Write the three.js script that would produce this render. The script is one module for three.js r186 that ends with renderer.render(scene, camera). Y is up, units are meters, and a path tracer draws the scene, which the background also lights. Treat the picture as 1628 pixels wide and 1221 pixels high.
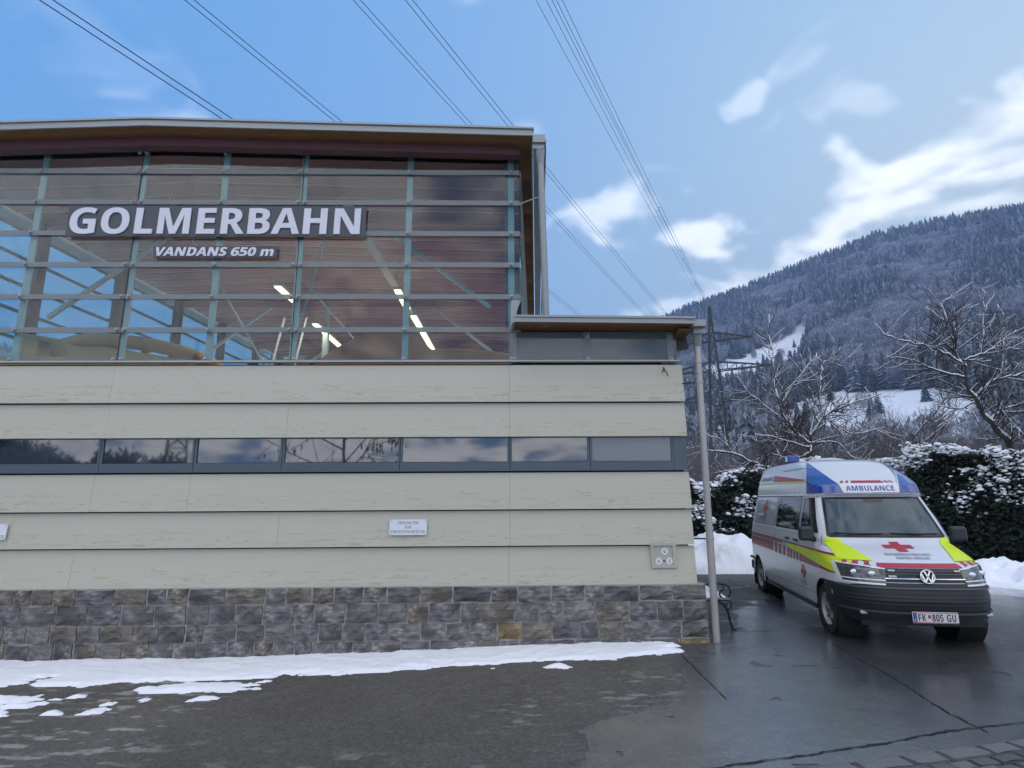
import * as THREE from 'three';
import { mergeGeometries } from 'three/addons/utils/BufferGeometryUtils.js';
import { FontLoader } from 'three/addons/loaders/FontLoader.js';
import { RoundedBoxGeometry } from 'three/addons/geometries/RoundedBoxGeometry.js';
import { RectAreaLightUniformsLib } from 'three/addons/lights/RectAreaLightUniformsLib.js';

// ---------- camera, exposure ----------
const scene = new THREE.Scene();
const camera = new THREE.PerspectiveCamera(67.13, 4 / 3, 0.1, 6000);
camera.position.set(0, 1.937, 0);
camera.rotation.set(0.196, 0, -0.006, 'YXZ');
const renderer = new THREE.WebGLRenderer({ antialias: true });
renderer.toneMapping = THREE.LinearToneMapping;
renderer.toneMappingExposure = 2.85;
renderer.shadowMap.enabled = true;

// ---------- noise ----------
function rng(seed) { let a = seed >>> 0; return () => { a = (a + 0x6D2B79F5) | 0; let t = Math.imul(a ^ (a >>> 15), 1 | a); t = (t + Math.imul(t ^ (t >>> 7), 61 | t)) ^ t; return ((t ^ (t >>> 14)) >>> 0) / 4294967296; }; }
function h3(x, y, z) { let h = Math.imul(x, 374761393) + Math.imul(y, 668265263) + Math.imul(z, 2147483647 ^ 0x5bd1e995); h = Math.imul(h ^ (h >>> 13), 1274126177); return ((h ^ (h >>> 16)) >>> 0) / 4294967296; }
const sm = t => t * t * (3 - 2 * t), lerp = (a, b, t) => a + (b - a) * t, clamp = (x, a = 0, b = 1) => Math.min(b, Math.max(a, x));
const sstep = (a, b, x) => sm(clamp((x - a) / (b - a)));
function n3(x, y, z, per = 0) {
  let x0 = Math.floor(x), y0 = Math.floor(y), z0 = Math.floor(z); const u = sm(x - x0), v = sm(y - y0), w = sm(z - z0); let x1 = x0 + 1, y1 = y0 + 1; const z1 = z0 + 1;
  if (per) { x0 = ((x0 % per) + per) % per; x1 = ((x1 % per) + per) % per; y0 = ((y0 % per) + per) % per; y1 = ((y1 % per) + per) % per; }
  const a = h3(x0, y0, z0), b = h3(x1, y0, z0), c = h3(x0, y1, z0), d = h3(x1, y1, z0), e = a + (b - a) * u, f = c + (d - c) * u, k = e + (f - e) * v; if (w === 0) return k;
  const a2 = h3(x0, y0, z1), b2 = h3(x1, y0, z1), c2 = h3(x0, y1, z1), d2 = h3(x1, y1, z1), e2 = a2 + (b2 - a2) * u, f2 = c2 + (d2 - c2) * u, k2 = e2 + (f2 - e2) * v; return k + (k2 - k) * w;
}
function fbm(x, y, z, o = 5, per = 0) { let s = 0, a = 0.5, t = 0; for (let i = 0; i < o; i++) { s += a * n3(x, y, z + i * 17, per); t += a; x *= 2; y *= 2; z *= 2; per *= 2; a *= 0.5; } return s / t; }
function table(tab, x) { if (x <= tab[0][0]) return tab[0].slice(1); for (let i = 1; i < tab.length; i++) if (x <= tab[i][0]) { const t = (x - tab[i - 1][0]) / (tab[i][0] - tab[i - 1][0]); return tab[i].slice(1).map((v, k) => lerp(tab[i - 1][k + 1], v, t)); } return tab[tab.length - 1].slice(1); }
const D2R = Math.PI / 180;

// ---------- sky (air and clouds only) ----------
const SUN_AZ = 50 * D2R, SUN_EL = 12 * D2R;               // the sun stands behind the ridge on the right
const sunDir = new THREE.Vector3(Math.sin(SUN_AZ) * Math.cos(SUN_EL), Math.sin(SUN_EL), -Math.cos(SUN_AZ) * Math.cos(SUN_EL));
{
  const W = 1536, H = 768, data = new Float32Array(W * H * 4);
  // drifting cloud banks: azimuth, elevation (degrees), half-sizes, tilt, strength
  const banks = [[9.0, 27, 6.8, 2.3, -6, .95], [19.8, 24.2, 4.6, 1.8, -12, 1.2], [36, 24.6, 9.5, 2.5, 17, 1.25], [46, 28.0, 10, 4.6, 24, 1.3], [24, 18.6, 4.5, 1.6, 8, .9], [16, 18, 6, 1.2, 4, .8],
    [24.8, 34.3, 1.5, 1.0, -30, .5], [30.5, 36, 2.4, .9, 20, .25], [34.5, 32.0, 3.2, 1.3, -30, .34], [-27, 30, 6, 1.5, -12, .42], [-40, 35, 6, 2, -25, .10], [-5, 46, 1.6, .8, 10, .3], [2.2, 35, 2, .7, -10, .25]];
  for (let j = 0; j < H; j++) {
    const el = ((j + .5) / H - .5) * Math.PI, y = Math.sin(el), ce = Math.cos(el);
    for (let i = 0; i < W; i++) {
      const th = ((i + .5) / W - .5) * 2 * Math.PI, x = Math.cos(th) * ce, z = Math.sin(th) * ce, k = (j * W + i) * 4;
      const az = Math.atan2(x, -z) / D2R, eld = el / D2R;
      const cs = x * sunDir.x + y * sunDir.y + z * sunDir.z, glow = Math.exp(-(1 - cs) / .16), wide = Math.exp(-(1 - cs) / .55);
      const low = Math.pow(1 - clamp(y), 3.5);
      // clear air: deep blue away from the sun, paler toward it and toward the horizon
      let r = .027, g = .127, b = .315; const pale = clamp(.05 + .78 * wide + .38 * low);
      r = lerp(r, .165, pale); g = lerp(g, .24, pale); b = lerp(b, .305, pale);
      r += .11 * glow; g += .09 * glow; b += .048 * glow;
      // clouds: banks drawn out by wind, and an unseen broken deck, made thick and bright to light the scene
      const ey = Math.max(y, .03), px = x / (ey + .22), pz = z / (ey + .22);
      const wx = fbm(px * 1.6 + 3, pz * 1.6, 2, 3) - .5, wz = fbm(px * 1.6, pz * 1.6 + 9, 5, 3) - .5;
      const f = fbm(px * 4.2 + wx * 3.2, pz * 4.2 + wz * 3.2, 1, 6), fine = fbm(px * 13 + wx * 7, pz * 13 + wz * 7, 4, 4);
      let d = 0;
      for (const [a, e, ra, re, t, s] of banks) {
        let da = (az - a), de = eld - e; if (Math.abs(da) > 60) continue;
        const ct = Math.cos(t * D2R), st = Math.sin(t * D2R), ua = (da * ct + de * st) / ra, ue = (-da * st + de * ct) / re, q = ua * ua + ue * ue;
        if (q < 5) d = Math.max(d, s * clamp((1.25 * Math.exp(-q * 1.15) + (f - .5) * 1.7 + (fine - .5) * 1.7 - .34) * 1.55) * Math.min(1, (5 - q)));
      }
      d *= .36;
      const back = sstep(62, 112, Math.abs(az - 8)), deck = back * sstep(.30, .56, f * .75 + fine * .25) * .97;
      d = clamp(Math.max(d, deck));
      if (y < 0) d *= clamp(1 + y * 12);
      const lit = .78 + .34 * (fine - .5) + .2 * (f - .5), cr = lit * 1.01, cg = lit * .99, cb = lit * .99;      // one cloud colour everywhere: banks thinned in view, the unseen deck kept opaque for its light
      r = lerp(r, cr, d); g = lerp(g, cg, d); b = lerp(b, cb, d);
      data[k] = r; data[k + 1] = g; data[k + 2] = b; data[k + 3] = 1;
    }
  }
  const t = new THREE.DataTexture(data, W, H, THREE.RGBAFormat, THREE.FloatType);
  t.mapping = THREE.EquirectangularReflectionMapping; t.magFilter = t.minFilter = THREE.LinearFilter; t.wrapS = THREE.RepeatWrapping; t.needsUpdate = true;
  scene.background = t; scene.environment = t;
}
const sun = new THREE.DirectionalLight(0xfff0dc, 2.0);
sun.position.copy(sunDir).multiplyScalar(2500); sun.target.position.set(0, 0, 0); sun.castShadow = true;
Object.assign(sun.shadow.camera, { left: -2200, right: 2200, top: 2200, bottom: -2200, near: 1, far: 6000 }); sun.shadow.mapSize.set(4096, 4096);
sun.name = 'sun'; scene.add(sun, sun.target);
scene.fog = new THREE.FogExp2(0x98bbf5, 0.00038);
RectAreaLightUniformsLib.init();

// ---------- helpers ----------
const V = (x, y, z) => new THREE.Vector3(x, y, z);
const taken = {};
function numbered(n) { const k = taken[n] = (taken[n] ?? -1) + 1; return k ? `${n}_${String(k).padStart(3, '0')}` : n; }
function plain(g) { let q = g.index ? g.toNonIndexed() : g; for (const k of Object.keys(q.attributes)) if (!['position', 'normal', 'uv', 'color'].includes(k)) q.deleteAttribute(k); if (!q.attributes.uv) q.setAttribute('uv', new THREE.BufferAttribute(new Float32Array(q.attributes.position.count * 2), 2)); return q; }
const merge = a => a.length === 1 ? a[0] : mergeGeometries(a.map(plain));
function mesh(name, g, m, parent, top = false) { const o = new THREE.Mesh(Array.isArray(g) ? merge(g) : g, m); o.name = top ? numbered(name) : name; o.castShadow = o.receiveShadow = true; (parent || scene).add(o); return o; }
function tag(o, label, category, group) { o.userData.label = label; o.userData.category = category; if (group) o.userData.group = group; return o; }
function struct(name, g, m) { const o = mesh(name, g, m, scene, true); o.userData.kind = 'structure'; return o; }
function thing(name, label, category, group, pos = [0, 0, 0], ry = 0) { const o = new THREE.Group(); o.name = numbered(name); o.position.set(...pos); o.rotation.y = ry; scene.add(o); return tag(o, label, category, group); }
function part(name, parent) { const o = new THREE.Group(); o.name = name; parent.add(o); return o; }
function bx(w, h, d, x = 0, y = 0, z = 0, rx = 0, ry = 0, rz = 0) { const g = new THREE.BoxGeometry(w, h, d); if (rx) g.rotateX(rx); if (ry) g.rotateY(ry); if (rz) g.rotateZ(rz); g.translate(x, y, z); return g; }
function rbx(w, h, d, r, x = 0, y = 0, z = 0) { const g = new RoundedBoxGeometry(w, h, d, 2, r); g.translate(x, y, z); return g; }
function cyl(r0, r1, a, b, n = 10) { const d = b.clone().sub(a), g = new THREE.CylinderGeometry(r1, r0, d.length(), n); g.applyQuaternion(new THREE.Quaternion().setFromUnitVectors(V(0, 1, 0), d.clone().normalize())); g.translate((a.x + b.x) / 2, (a.y + b.y) / 2, (a.z + b.z) / 2); return g; }
function bar(a, b, w, t = w) { const d = b.clone().sub(a), g = new THREE.BoxGeometry(w, d.length(), t); g.applyQuaternion(new THREE.Quaternion().setFromUnitVectors(V(0, 1, 0), d.clone().normalize())); g.translate((a.x + b.x) / 2, (a.y + b.y) / 2, (a.z + b.z) / 2); return g; }
function tube(pts, r, n = 8, seg = 40) { return new THREE.TubeGeometry(new THREE.CatmullRomCurve3(pts), seg, r, n); }
// uv in metres, laid on each face along its own plane
function metreUV(g, du = 0, dv = 0, s = 1) {
  const q = g.index ? g.toNonIndexed() : g, p = q.attributes.position, uv = new Float32Array(p.count * 2), a = V(), b = V(), c = V(), n = V();
  for (let i = 0; i < p.count; i += 3) {
    a.fromBufferAttribute(p, i); b.fromBufferAttribute(p, i + 1); c.fromBufferAttribute(p, i + 2); n.copy(b).sub(a).cross(c.clone().sub(a));
    const ax = Math.abs(n.x), ay = Math.abs(n.y), az = Math.abs(n.z);
    for (let k = 0; k < 3; k++) { const x = p.getX(i + k), y = p.getY(i + k), z = p.getZ(i + k); const [u, v] = az >= ax && az >= ay ? [x, y] : ay >= ax ? [x, z] : [z, y]; uv[(i + k) * 2] = u * s + du; uv[(i + k) * 2 + 1] = v * s + dv; }
  }
  q.setAttribute('uv', new THREE.BufferAttribute(uv, 2)); return q;
}
function dataTex(W, H, fn, rep = [1, 1], srgb = true) {
  const d = new Uint8Array(W * H * 4);
  for (let j = 0; j < H; j++) for (let i = 0; i < W; i++) { const c = fn(i / W, j / H, i, j), k = (j * W + i) * 4; for (let q = 0; q < 3; q++) d[k + q] = clamp(Array.isArray(c) ? c[q] : c) * 255; d[k + 3] = 255; }
  const t = new THREE.DataTexture(d, W, H, THREE.RGBAFormat); t.wrapS = t.wrapT = THREE.RepeatWrapping; t.magFilter = THREE.LinearFilter; t.minFilter = THREE.LinearMipmapLinearFilter; t.generateMipmaps = true; t.repeat.set(...rep); if (srgb) t.colorSpace = THREE.SRGBColorSpace; t.needsUpdate = true; return t;
}
const lin = (r, g, b) => new THREE.Color().setRGB(r, g, b);
const std = (c, roughness = .7, o = {}) => new THREE.MeshStandardMaterial({ color: Array.isArray(c) ? lin(...c) : c, roughness, ...o });
const phy = (c, roughness = .5, o = {}) => new THREE.MeshPhysicalMaterial({ color: Array.isArray(c) ? lin(...c) : c, roughness, ...o });
// raw builder for many tapering twigs
class Tubes {
  constructor() { this.p = []; this.n = []; this.i = []; }
  add(pts, rad, sides = 5) {
    const base = this.p.length / 3, t = V(), u = V(), w = V();
    for (let k = 0; k < pts.length; k++) {
      t.copy(pts[Math.min(k + 1, pts.length - 1)]).sub(pts[Math.max(k - 1, 0)]).normalize(); u.set(Math.abs(t.y) > .9 ? 1 : 0, Math.abs(t.y) > .9 ? 0 : 1, 0).cross(t).normalize(); w.copy(t).cross(u);
      for (let s = 0; s < sides; s++) { const a = s / sides * Math.PI * 2, c = Math.cos(a), q = Math.sin(a), nx = u.x * c + w.x * q, ny = u.y * c + w.y * q, nz = u.z * c + w.z * q; this.p.push(pts[k].x + nx * rad[k], pts[k].y + ny * rad[k], pts[k].z + nz * rad[k]); this.n.push(nx, ny, nz); }
      if (k) for (let s = 0; s < sides; s++) { const a = base + (k - 1) * sides + s, b = base + (k - 1) * sides + (s + 1) % sides, c = a + sides, d = b + sides; this.i.push(a, b, c, b, d, c); }
    }
  }
  geo() { const g = new THREE.BufferGeometry(); g.setAttribute('position', new THREE.Float32BufferAttribute(this.p, 3)); g.setAttribute('normal', new THREE.Float32BufferAttribute(this.n, 3)); g.setIndex(this.i); return g; }
}
const font = await new FontLoader().loadAsync('fonts/droid/droid_sans_bold.typeface.json');
const fontR = await new FontLoader().loadAsync('fonts/droid/droid_sans_regular.typeface.json');
const CAP = (() => { const g = new THREE.ShapeGeometry(font.generateShapes('H', 1)); g.computeBoundingBox(); return g.boundingBox.max.y; })();
function textWidth(f, s, size) { let w = 0; for (const c of s) w += (f.data.glyphs[c] || f.data.glyphs['?']).ha; return w * size / f.data.resolution; }
// ---------- terrain ----------
const ridge = [[-180, .05], [-150, .02], [-143, .03], [-138, .085], [-125, .24], [-105, .27], [-80, .20], [-45, .19], [-10, .19], [0, .21], [8, .245], [15, .288], [18, .31], [23.9, .336], [29.3, .362], [34.4, .383], [38.8, .381], [43.8, .369], [60, .37], [90, .35], [120, .26], [150, .08], [180, .05]];
const riseTab = [[0, 0], [190, 0], [250, .10], [350, .23], [450, .34], [700, .55], [1000, .81], [1300, 1.0], [1420, .97], [1700, .7], [2200, .45]];
function hMount(az, r) { const E = table(ridge, az)[0], k = table(riseTab, r)[0]; const e = Math.sin(az * D2R) * r, f = Math.cos(az * D2R) * r; const amp = clamp((r - 220) / 500) * 34 * (1 - sstep(1100, 1300, r) * .75); return Math.min(r, 1400) * E * k + (fbm(e / 170 + 40, f / 170, 3, 4) - .5) * amp; }
const snowBump = dataTex(256, 256, (u, v) => fbm(u * 8, v * 8, 1, 5, 8), [1, 1], false);
const snowMat = std([.86, .88, .92], .8, { bumpMap: snowBump, bumpScale: .03 });
{
  const NA = 240, radii = [160, 190, 210, 230, 250, 275, 300, 330, 365, 400, 440, 480, 520, 560, 610, 660, 710, 770, 830, 890, 950, 1010, 1070, 1130, 1180, 1220, 1260, 1300, 1340, 1400, 1480, 1560], p = [], idx = [], uv = [];
  for (let a = 0; a <= NA; a++) for (let k = 0; k < radii.length; k++) { const az = -180 + 360 * a / NA, r = radii[k], x = Math.sin(az * D2R) * r, z = -Math.cos(az * D2R) * r; p.push(x, k === 0 ? -1.2 : hMount(az, r) - .6, z); uv.push(x / 6, z / 6); if (a && k) { const q = a * radii.length + k, w = q - radii.length; idx.push(w - 1, w, q - 1, w, q, q - 1); } }
  const g = new THREE.BufferGeometry(); g.setAttribute('position', new THREE.Float32BufferAttribute(p, 3)); g.setAttribute('uv', new THREE.Float32BufferAttribute(uv, 2)); g.setIndex(idx); g.computeVertexNormals();
  struct('mountain', g, std([.74, .78, .84], .9));
}
// forest on the slopes, one far-off mass of each kind
function coniferGeo(seed) {
  const R = rng(seed), g = []; const tiers = 10;
  for (let t = 0; t < tiers; t++) {
    const y0 = .06 + t * .089, rr = .2 * (1 - t / (tiers + .4)) + .012, hgt = .19 - t * .008, n = 12, pos = [], apex = [0, y0 + hgt, 0];
    const ring = []; for (let i = 0; i < n; i++) { const a = (i + R() * .5) / n * Math.PI * 2, q = rr * (i % 2 ? .62 : 1.08) * (.85 + R() * .3); ring.push([Math.cos(a) * q, y0 - (i % 2 ? -.03 : .035) + R() * .02, Math.sin(a) * q]); }
    for (let i = 0; i < n; i++) { const a = ring[i], b = ring[(i + 1) % n]; pos.push(...a, ...apex, ...b, ...a, ...b, 0, y0 + .02, 0); }
    const q = new THREE.BufferGeometry(); q.setAttribute('position', new THREE.Float32BufferAttribute(pos, 3)); q.computeVertexNormals(); g.push(q);
  }
  const m = merge(g), c = new Float32Array(m.attributes.position.count * 3), P = m.attributes.position;
  for (let i = 0; i < P.count; i++) { const f = .42 * Math.pow(h3(Math.floor(i / 3), seed, 3), 1.6); /* rime on some sprays, none on others */ c[i * 3] = lerp(.022, .55, f); c[i * 3 + 1] = lerp(.038, .60, f); c[i * 3 + 2] = lerp(.038, .68, f); }
  m.setAttribute('color', new THREE.BufferAttribute(c, 3)); return m;
}
function crownGeo(seed) {
  const R = rng(seed), pos = [], col = [];
  for (let i = 0; i < 900; i++) {                              // leafless, rime-covered twig sprays through the crown's volume
    const a = R() * 6.28, b = Math.acos(2 * R() - 1), q = Math.pow(R(), .4), n = V(Math.sin(b) * Math.cos(a), Math.cos(b), Math.sin(b) * Math.sin(a)), lump = .75 + .5 * n3(n.x * 2 + seed, n.y * 2, n.z * 2);
    const c = V(n.x * .36 * q * lump, .58 + n.y * .42 * q * lump, n.z * .36 * q * lump), s = .016 + R() * .030, t = V(R() - .5, R() * .9 + .2, R() - .5).add(n.clone().multiplyScalar(.8)).normalize(), w = V(R() - .5, R() - .5, R() - .5).cross(t).normalize();
    const A = c.clone().addScaledVector(t, s * 1.5), B = c.clone().addScaledVector(w, s * .6).addScaledVector(t, -s * .8), Cc = c.clone().addScaledVector(w, -s * .6).addScaledVector(t, -s * .8);
    const f = .35 + .65 * R(); for (const P of [A, B, Cc]) { pos.push(P.x, P.y, P.z); col.push(lerp(.08, .42, f), lerp(.085, .45, f), lerp(.10, .52, f)); }
  }
  const g = new THREE.BufferGeometry(); g.setAttribute('position', new THREE.Float32BufferAttribute(pos, 3)); g.setAttribute('color', new THREE.Float32BufferAttribute(col, 3)); g.computeVertexNormals(); return g;
}
// meadows kept open on the slope, as [azimuth, range] outlines
const meadows = [[[18.5, 680], [23, 665], [27, 745], [29, 900], [28, 945], [25, 890], [21, 855], [18.5, 835]], [[24.5, 255], [39.5, 255], [40.5, 400], [37, 520], [33, 565], [29, 575], [26, 550], [24.2, 400]], [[31.2, 930], [32.2, 920], [33, 1060], [32.2, 1090]]];
const inPoly = (poly, x, y) => { let c = false; for (let i = 0, j = poly.length - 1; i < poly.length; j = i++) { const [xi, yi] = poly[i], [xj, yj] = poly[j]; if ((yi > y) !== (yj > y) && x < (xj - xi) * (y - yi) / (yj - yi) + xi) c = !c; } return c; };
{
  const R = rng(11), con = [[], [], []], dec = [[], []], m4 = new THREE.Matrix4(), q4 = new THREE.Quaternion();
  const plant = (az0, az1, r0, r1, N) => {
    for (let i = 0; i < N; i++) {
      const az = lerp(az0, az1, R()), r = Math.sqrt(lerp(r0 * r0, r1 * r1, R())), x = Math.sin(az * D2R) * r, z = -Math.cos(az * D2R) * r;
      const k = R(), kk = R(), kc = R(), kr = R(), ks = R();
      if (ks > .012 && meadows.some(m => inPoly(m, az + (fbm(x / 30, z / 30, 1, 3) - .5) * 2.2, r + (fbm(x / 22, z / 22, 5, 3) - .5) * 50))) continue;
      if (r < 260 && k < .6) continue;
      const E = table(ridge, az)[0]; if (E < .06 && r > 400) continue;
      const patch = fbm(x / 85 + 5, z / 85, 7, 3), isCon = patch + (k - .5) * .22 > .475 + (r < 420 ? .08 : 0) || r > 1230;
      const y = hMount(az, r) - 1.2; q4.setFromAxisAngle(V(0, 1, 0), kr * 6.28);
      if (isCon) { const h = 16 + ks * 19, w = h * (.9 + kc * .5); m4.compose(V(x, y, z), q4, V(w, h, w)); con[Math.floor(kk * 3)].push([m4.clone(), .45 + 1.15 * kc * kc + .15 * kk]); }
      else { const h = 13 + ks * 11, w = h * (.9 + kc * .4); m4.compose(V(x, y, z), q4, V(w, h, w)); dec[Math.floor(kk * 2)].push([m4.clone(), .55 + .75 * kc]); }
    }
  };
  plant(5, 54, 215, 700, 4600); plant(4, 54, 700, 1330, 19000); plant(-150, -95, 220, 1330, 5000); plant(-95, -40, 300, 1330, 4500);
  const put = (list, g, mat, name, label, cat) => { const im = new THREE.InstancedMesh(g, mat, list.length); list.forEach(([m, c], i) => { im.setMatrixAt(i, m); im.setColorAt(i, lin(c, c, c)); }); im.name = numbered(name); im.userData.kind = 'stuff'; im.castShadow = im.receiveShadow = true; tag(im, label, cat); scene.add(im); };
  const mc = std(0xffffff, .9, { vertexColors: true, side: THREE.DoubleSide });
  con.forEach((l, i) => put(l, coniferGeo(21 + i), mc, 'conifer_forest', ['dark frosted conifer forest covering the mountain slope', 'frosted spruces mixed through the mountain forest', 'slender frosted firs along slope and ridge'][i], 'forest'));
  dec.forEach((l, i) => put(l, crownGeo(31 + i), mc, 'bare_forest', ['pale rime covered leafless forest on the mountain slope', 'grey leafless trees between the conifers on the slope'][i], 'forest'));
}
// valley floor: one snowy sheet under everything
{
  const g = new THREE.CircleGeometry(230, 96); g.rotateX(-Math.PI / 2); g.translate(0, -.35, 0); const u = g.attributes.uv; for (let i = 0; i < u.count; i++) u.setXY(i, u.getX(i) * 120, u.getY(i) * 120);
  struct('ground', g, snowMat);
}
// ---------- asphalt yard ----------
const hG = x => -.165 * (1 - sm(clamp((x + 5) / 7.8)));
const YX0 = -15, YX1 = 17, YZ0 = -19, YZ1 = 13, YS = 32;
const field = (N, fn) => { const d = new Float32Array((N + 1) * (N + 1)); for (let j = 0; j <= N; j++) for (let i = 0; i <= N; i++) d[j * (N + 1) + i] = fn(YX0 + i / N * YS, YZ0 + j / N * YS); return (x, z) => { const u = clamp((x - YX0) / YS) * N, v = clamp((z - YZ0) / YS) * N, i = Math.min(N - 1, u | 0), j = Math.min(N - 1, v | 0), f = u - i, g = v - j, k = j * (N + 1) + i; return lerp(lerp(d[k], d[k + 1], f), lerp(d[k + N + 1], d[k + N + 2], f), g); }; };
const wetAt = field(420, (x, z) => { const e = x - (.15 + (-z - 4.82) * .66); const n = (fbm(x * .9, z * .9, 2, 4) - .5) * 1.5 + (fbm(x * 4, z * 4, 8, 3) - .5) * .5; return sstep(-.25, .35, e + n) * (.72 + .28 * sstep(.35, .6, fbm(x * .7 + 8, z * .7, 4, 4))); });
const coarse = field(200, (x, z) => fbm(x * .8, z * .8, 6, 4)), patchy = field(150, (x, z) => sstep(.35, .6, fbm(x * .5, z * .5, 9, 3)));
const asphaltMap = dataTex(2048, 2048, (u, v) => {
  const x = YX0 + u * YS, z = YZ0 + v * YS, wet = wetAt(x, z); const c = coarse(x, z), f = fbm(x * 20, z * 20, 1, 2), gr = h3(Math.round(u * 2048), Math.round(v * 2048), 5);
  let a = .29 + (c - .5) * .12 + (f - .5) * .05 + (gr - .5) * .12 - wet * .012;
  // thin dried salt and slush marks dragged over the drier left half
  if (wet < .95) a += sstep(.60, .74, fbm(x * 4.2 + z * 1.4, z * 13 - x * 1.1, 3, 4)) * (1 - wet) * .22 * patchy(x, z);
  const w = (1 - wet); return [a + .024 * w, a + .010 * w, a - .008 * w + .006 * wet];
});
const asphaltRough = dataTex(768, 768, (u, v) => { const x = YX0 + u * YS, z = YZ0 + v * YS, wet = wetAt(x, z); return [1, lerp(.82, .17, wet) + (fbm(x * 6, z * 6, 5, 2) - .5) * .22 * (1 - .3 * wet), 0]; }, [1, 1], false);
const grainBump = dataTex(512, 512, (u, v) => fbm(u * 64, v * 64, 2, 2, 64) * .7 + fbm(u * 10, v * 10, 9, 3, 10) * .3, [22, 22], false);
{
  const g = new THREE.PlaneGeometry(YS, YS, 256, 256); g.rotateX(-Math.PI / 2); const p = g.attributes.position, uv = g.attributes.uv;
  for (let i = 0; i < p.count; i++) { const x = p.getX(i) + YX0 + YS / 2, z = p.getZ(i) + YZ0 + YS / 2; p.setXYZ(i, x, hG(x) + (fbm(x * .7, z * .7, 3, 3) - .5) * .014, z); uv.setXY(i, (x - YX0) / YS, (z - YZ0) / YS); }
  g.computeVertexNormals();
  const o = struct('asphalt_road', g, phy(0xffffff, 1, { map: asphaltMap, roughnessMap: asphaltRough, bumpMap: grainBump, bumpScale: .003, ior: 1.6 }));
}
const roadY = (x, z) => hG(x) + (fbm(x * .7, z * .7, 3, 3) - .5) * .014;
// the film of melt water on the right half of the yard, with its ragged edge
{
  const cell = .05, x0 = -2.5, x1 = 14, z0 = -17, z1 = 3, nx = Math.round((x1 - x0) / cell), nz = Math.round((z1 - z0) / cell), pos = [], uv = [], idx = [], id = new Int32Array((nx + 1) * (nz + 1)).fill(-1), w = new Float32Array((nx + 1) * (nz + 1));
  for (let j = 0; j <= nz; j++) for (let i = 0; i <= nx; i++) { const x = x0 + i * cell, z = z0 + j * cell; w[j * (nx + 1) + i] = wetAt(x, z) + (n3(x * 7, z * 7, 3) - .5) * .45 + (n3(x * 1.3, z * 1.3, 9) - .5) * .25; }
  const vt = k => { if (id[k] < 0) { const i = k % (nx + 1), j = (k - i) / (nx + 1), x = x0 + i * cell, z = z0 + j * cell; id[k] = pos.length / 3; pos.push(x, hG(x) + (fbm(x * .7, z * .7, 3, 3) - .5) * .014 + .0035, z); uv.push((x - YX0) / YS, (z - YZ0) / YS); } return id[k]; };
  for (let j = 0; j < nz; j++) for (let i = 0; i < nx; i++) { const a = j * (nx + 1) + i; if (w[a] + w[a + 1] + w[a + nx + 1] + w[a + nx + 2] < 2.2) continue; const A = vt(a), B = vt(a + 1), Cc = vt(a + nx + 1), D = vt(a + nx + 2); idx.push(A, Cc, B, B, Cc, D); }
  const g = new THREE.BufferGeometry(); g.setAttribute('position', new THREE.Float32BufferAttribute(pos, 3)); g.setAttribute('uv', new THREE.Float32BufferAttribute(uv, 2)); g.setIndex(idx); g.computeVertexNormals();
  struct('wet_asphalt', g, phy(0xffffff, 1, { map: asphaltMap, roughnessMap: asphaltRough, bumpMap: grainBump, bumpScale: .002, ior: 1.6, clearcoat: 1, clearcoatRoughness: .27 }));
}
// cracks and joints: narrow dirt-filled seams that follow the road surface
function seam(pts, w, seed, jag = .02) {
  const R = rng(seed), out = [], pos = [], idx = [];
  for (let i = 0; i < pts.length - 1; i++) { const n = Math.max(2, Math.round(Math.hypot(pts[i + 1][0] - pts[i][0], pts[i + 1][1] - pts[i][1]) / .05)); for (let k = 0; k < n; k++) { const t = k / n; out.push([lerp(pts[i][0], pts[i + 1][0], t) + (R() - .5) * jag, lerp(pts[i][1], pts[i + 1][1], t) + (R() - .5) * jag]); } }
  out.push(pts[pts.length - 1]);
  out.forEach(([x, z], i) => { const a = out[Math.max(0, i - 1)], b = out[Math.min(out.length - 1, i + 1)], dx = b[0] - a[0], dz = b[1] - a[1], l = Math.hypot(dx, dz) || 1, ww = w * (.3 + R() * .9); pos.push(x - dz / l * ww, roadY(x, z) + .009, z + dx / l * ww, x + dz / l * ww, roadY(x, z) + .009, z - dx / l * ww); if (i) { const k = i * 2; idx.push(k - 2, k - 1, k, k - 1, k + 1, k); } });
  const g = new THREE.BufferGeometry(); g.setAttribute('position', new THREE.Float32BufferAttribute(pos, 3)); g.setIndex(idx); g.computeVertexNormals(); return g;
}
const seamMat = std([.012, .012, .013], .9);
struct('road_joint', seam([[2.12, -7.85], [2.1, -7], [2.08, -6.17]], .008, 1, .006), seamMat);
struct('road_crack', seam([[4.28, -8.3], [4.2, -7.5], [4.1, -6.65], [3.96, -5.82], [3.95, -5.30]], .011, 2, .03), seamMat);
struct('road_crack', seam([[.9, -4.5], [1.54, -4.72], [2.33, -4.92], [2.92, -5.09], [3.73, -5.36], [4.43, -5.51], [6, -5.9]], .011, 3, .025), seamMat);
struct('road_joint', seam([[2.9, -9.0], [3.4, -9.05], [3.95, -9.12]], .008, 4, .01), seamMat);
struct('road_crack', seam([[5.6, -7.0], [6.4, -6.2], [6.9, -5.2]], .006, 5, .04), seamMat);
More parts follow.
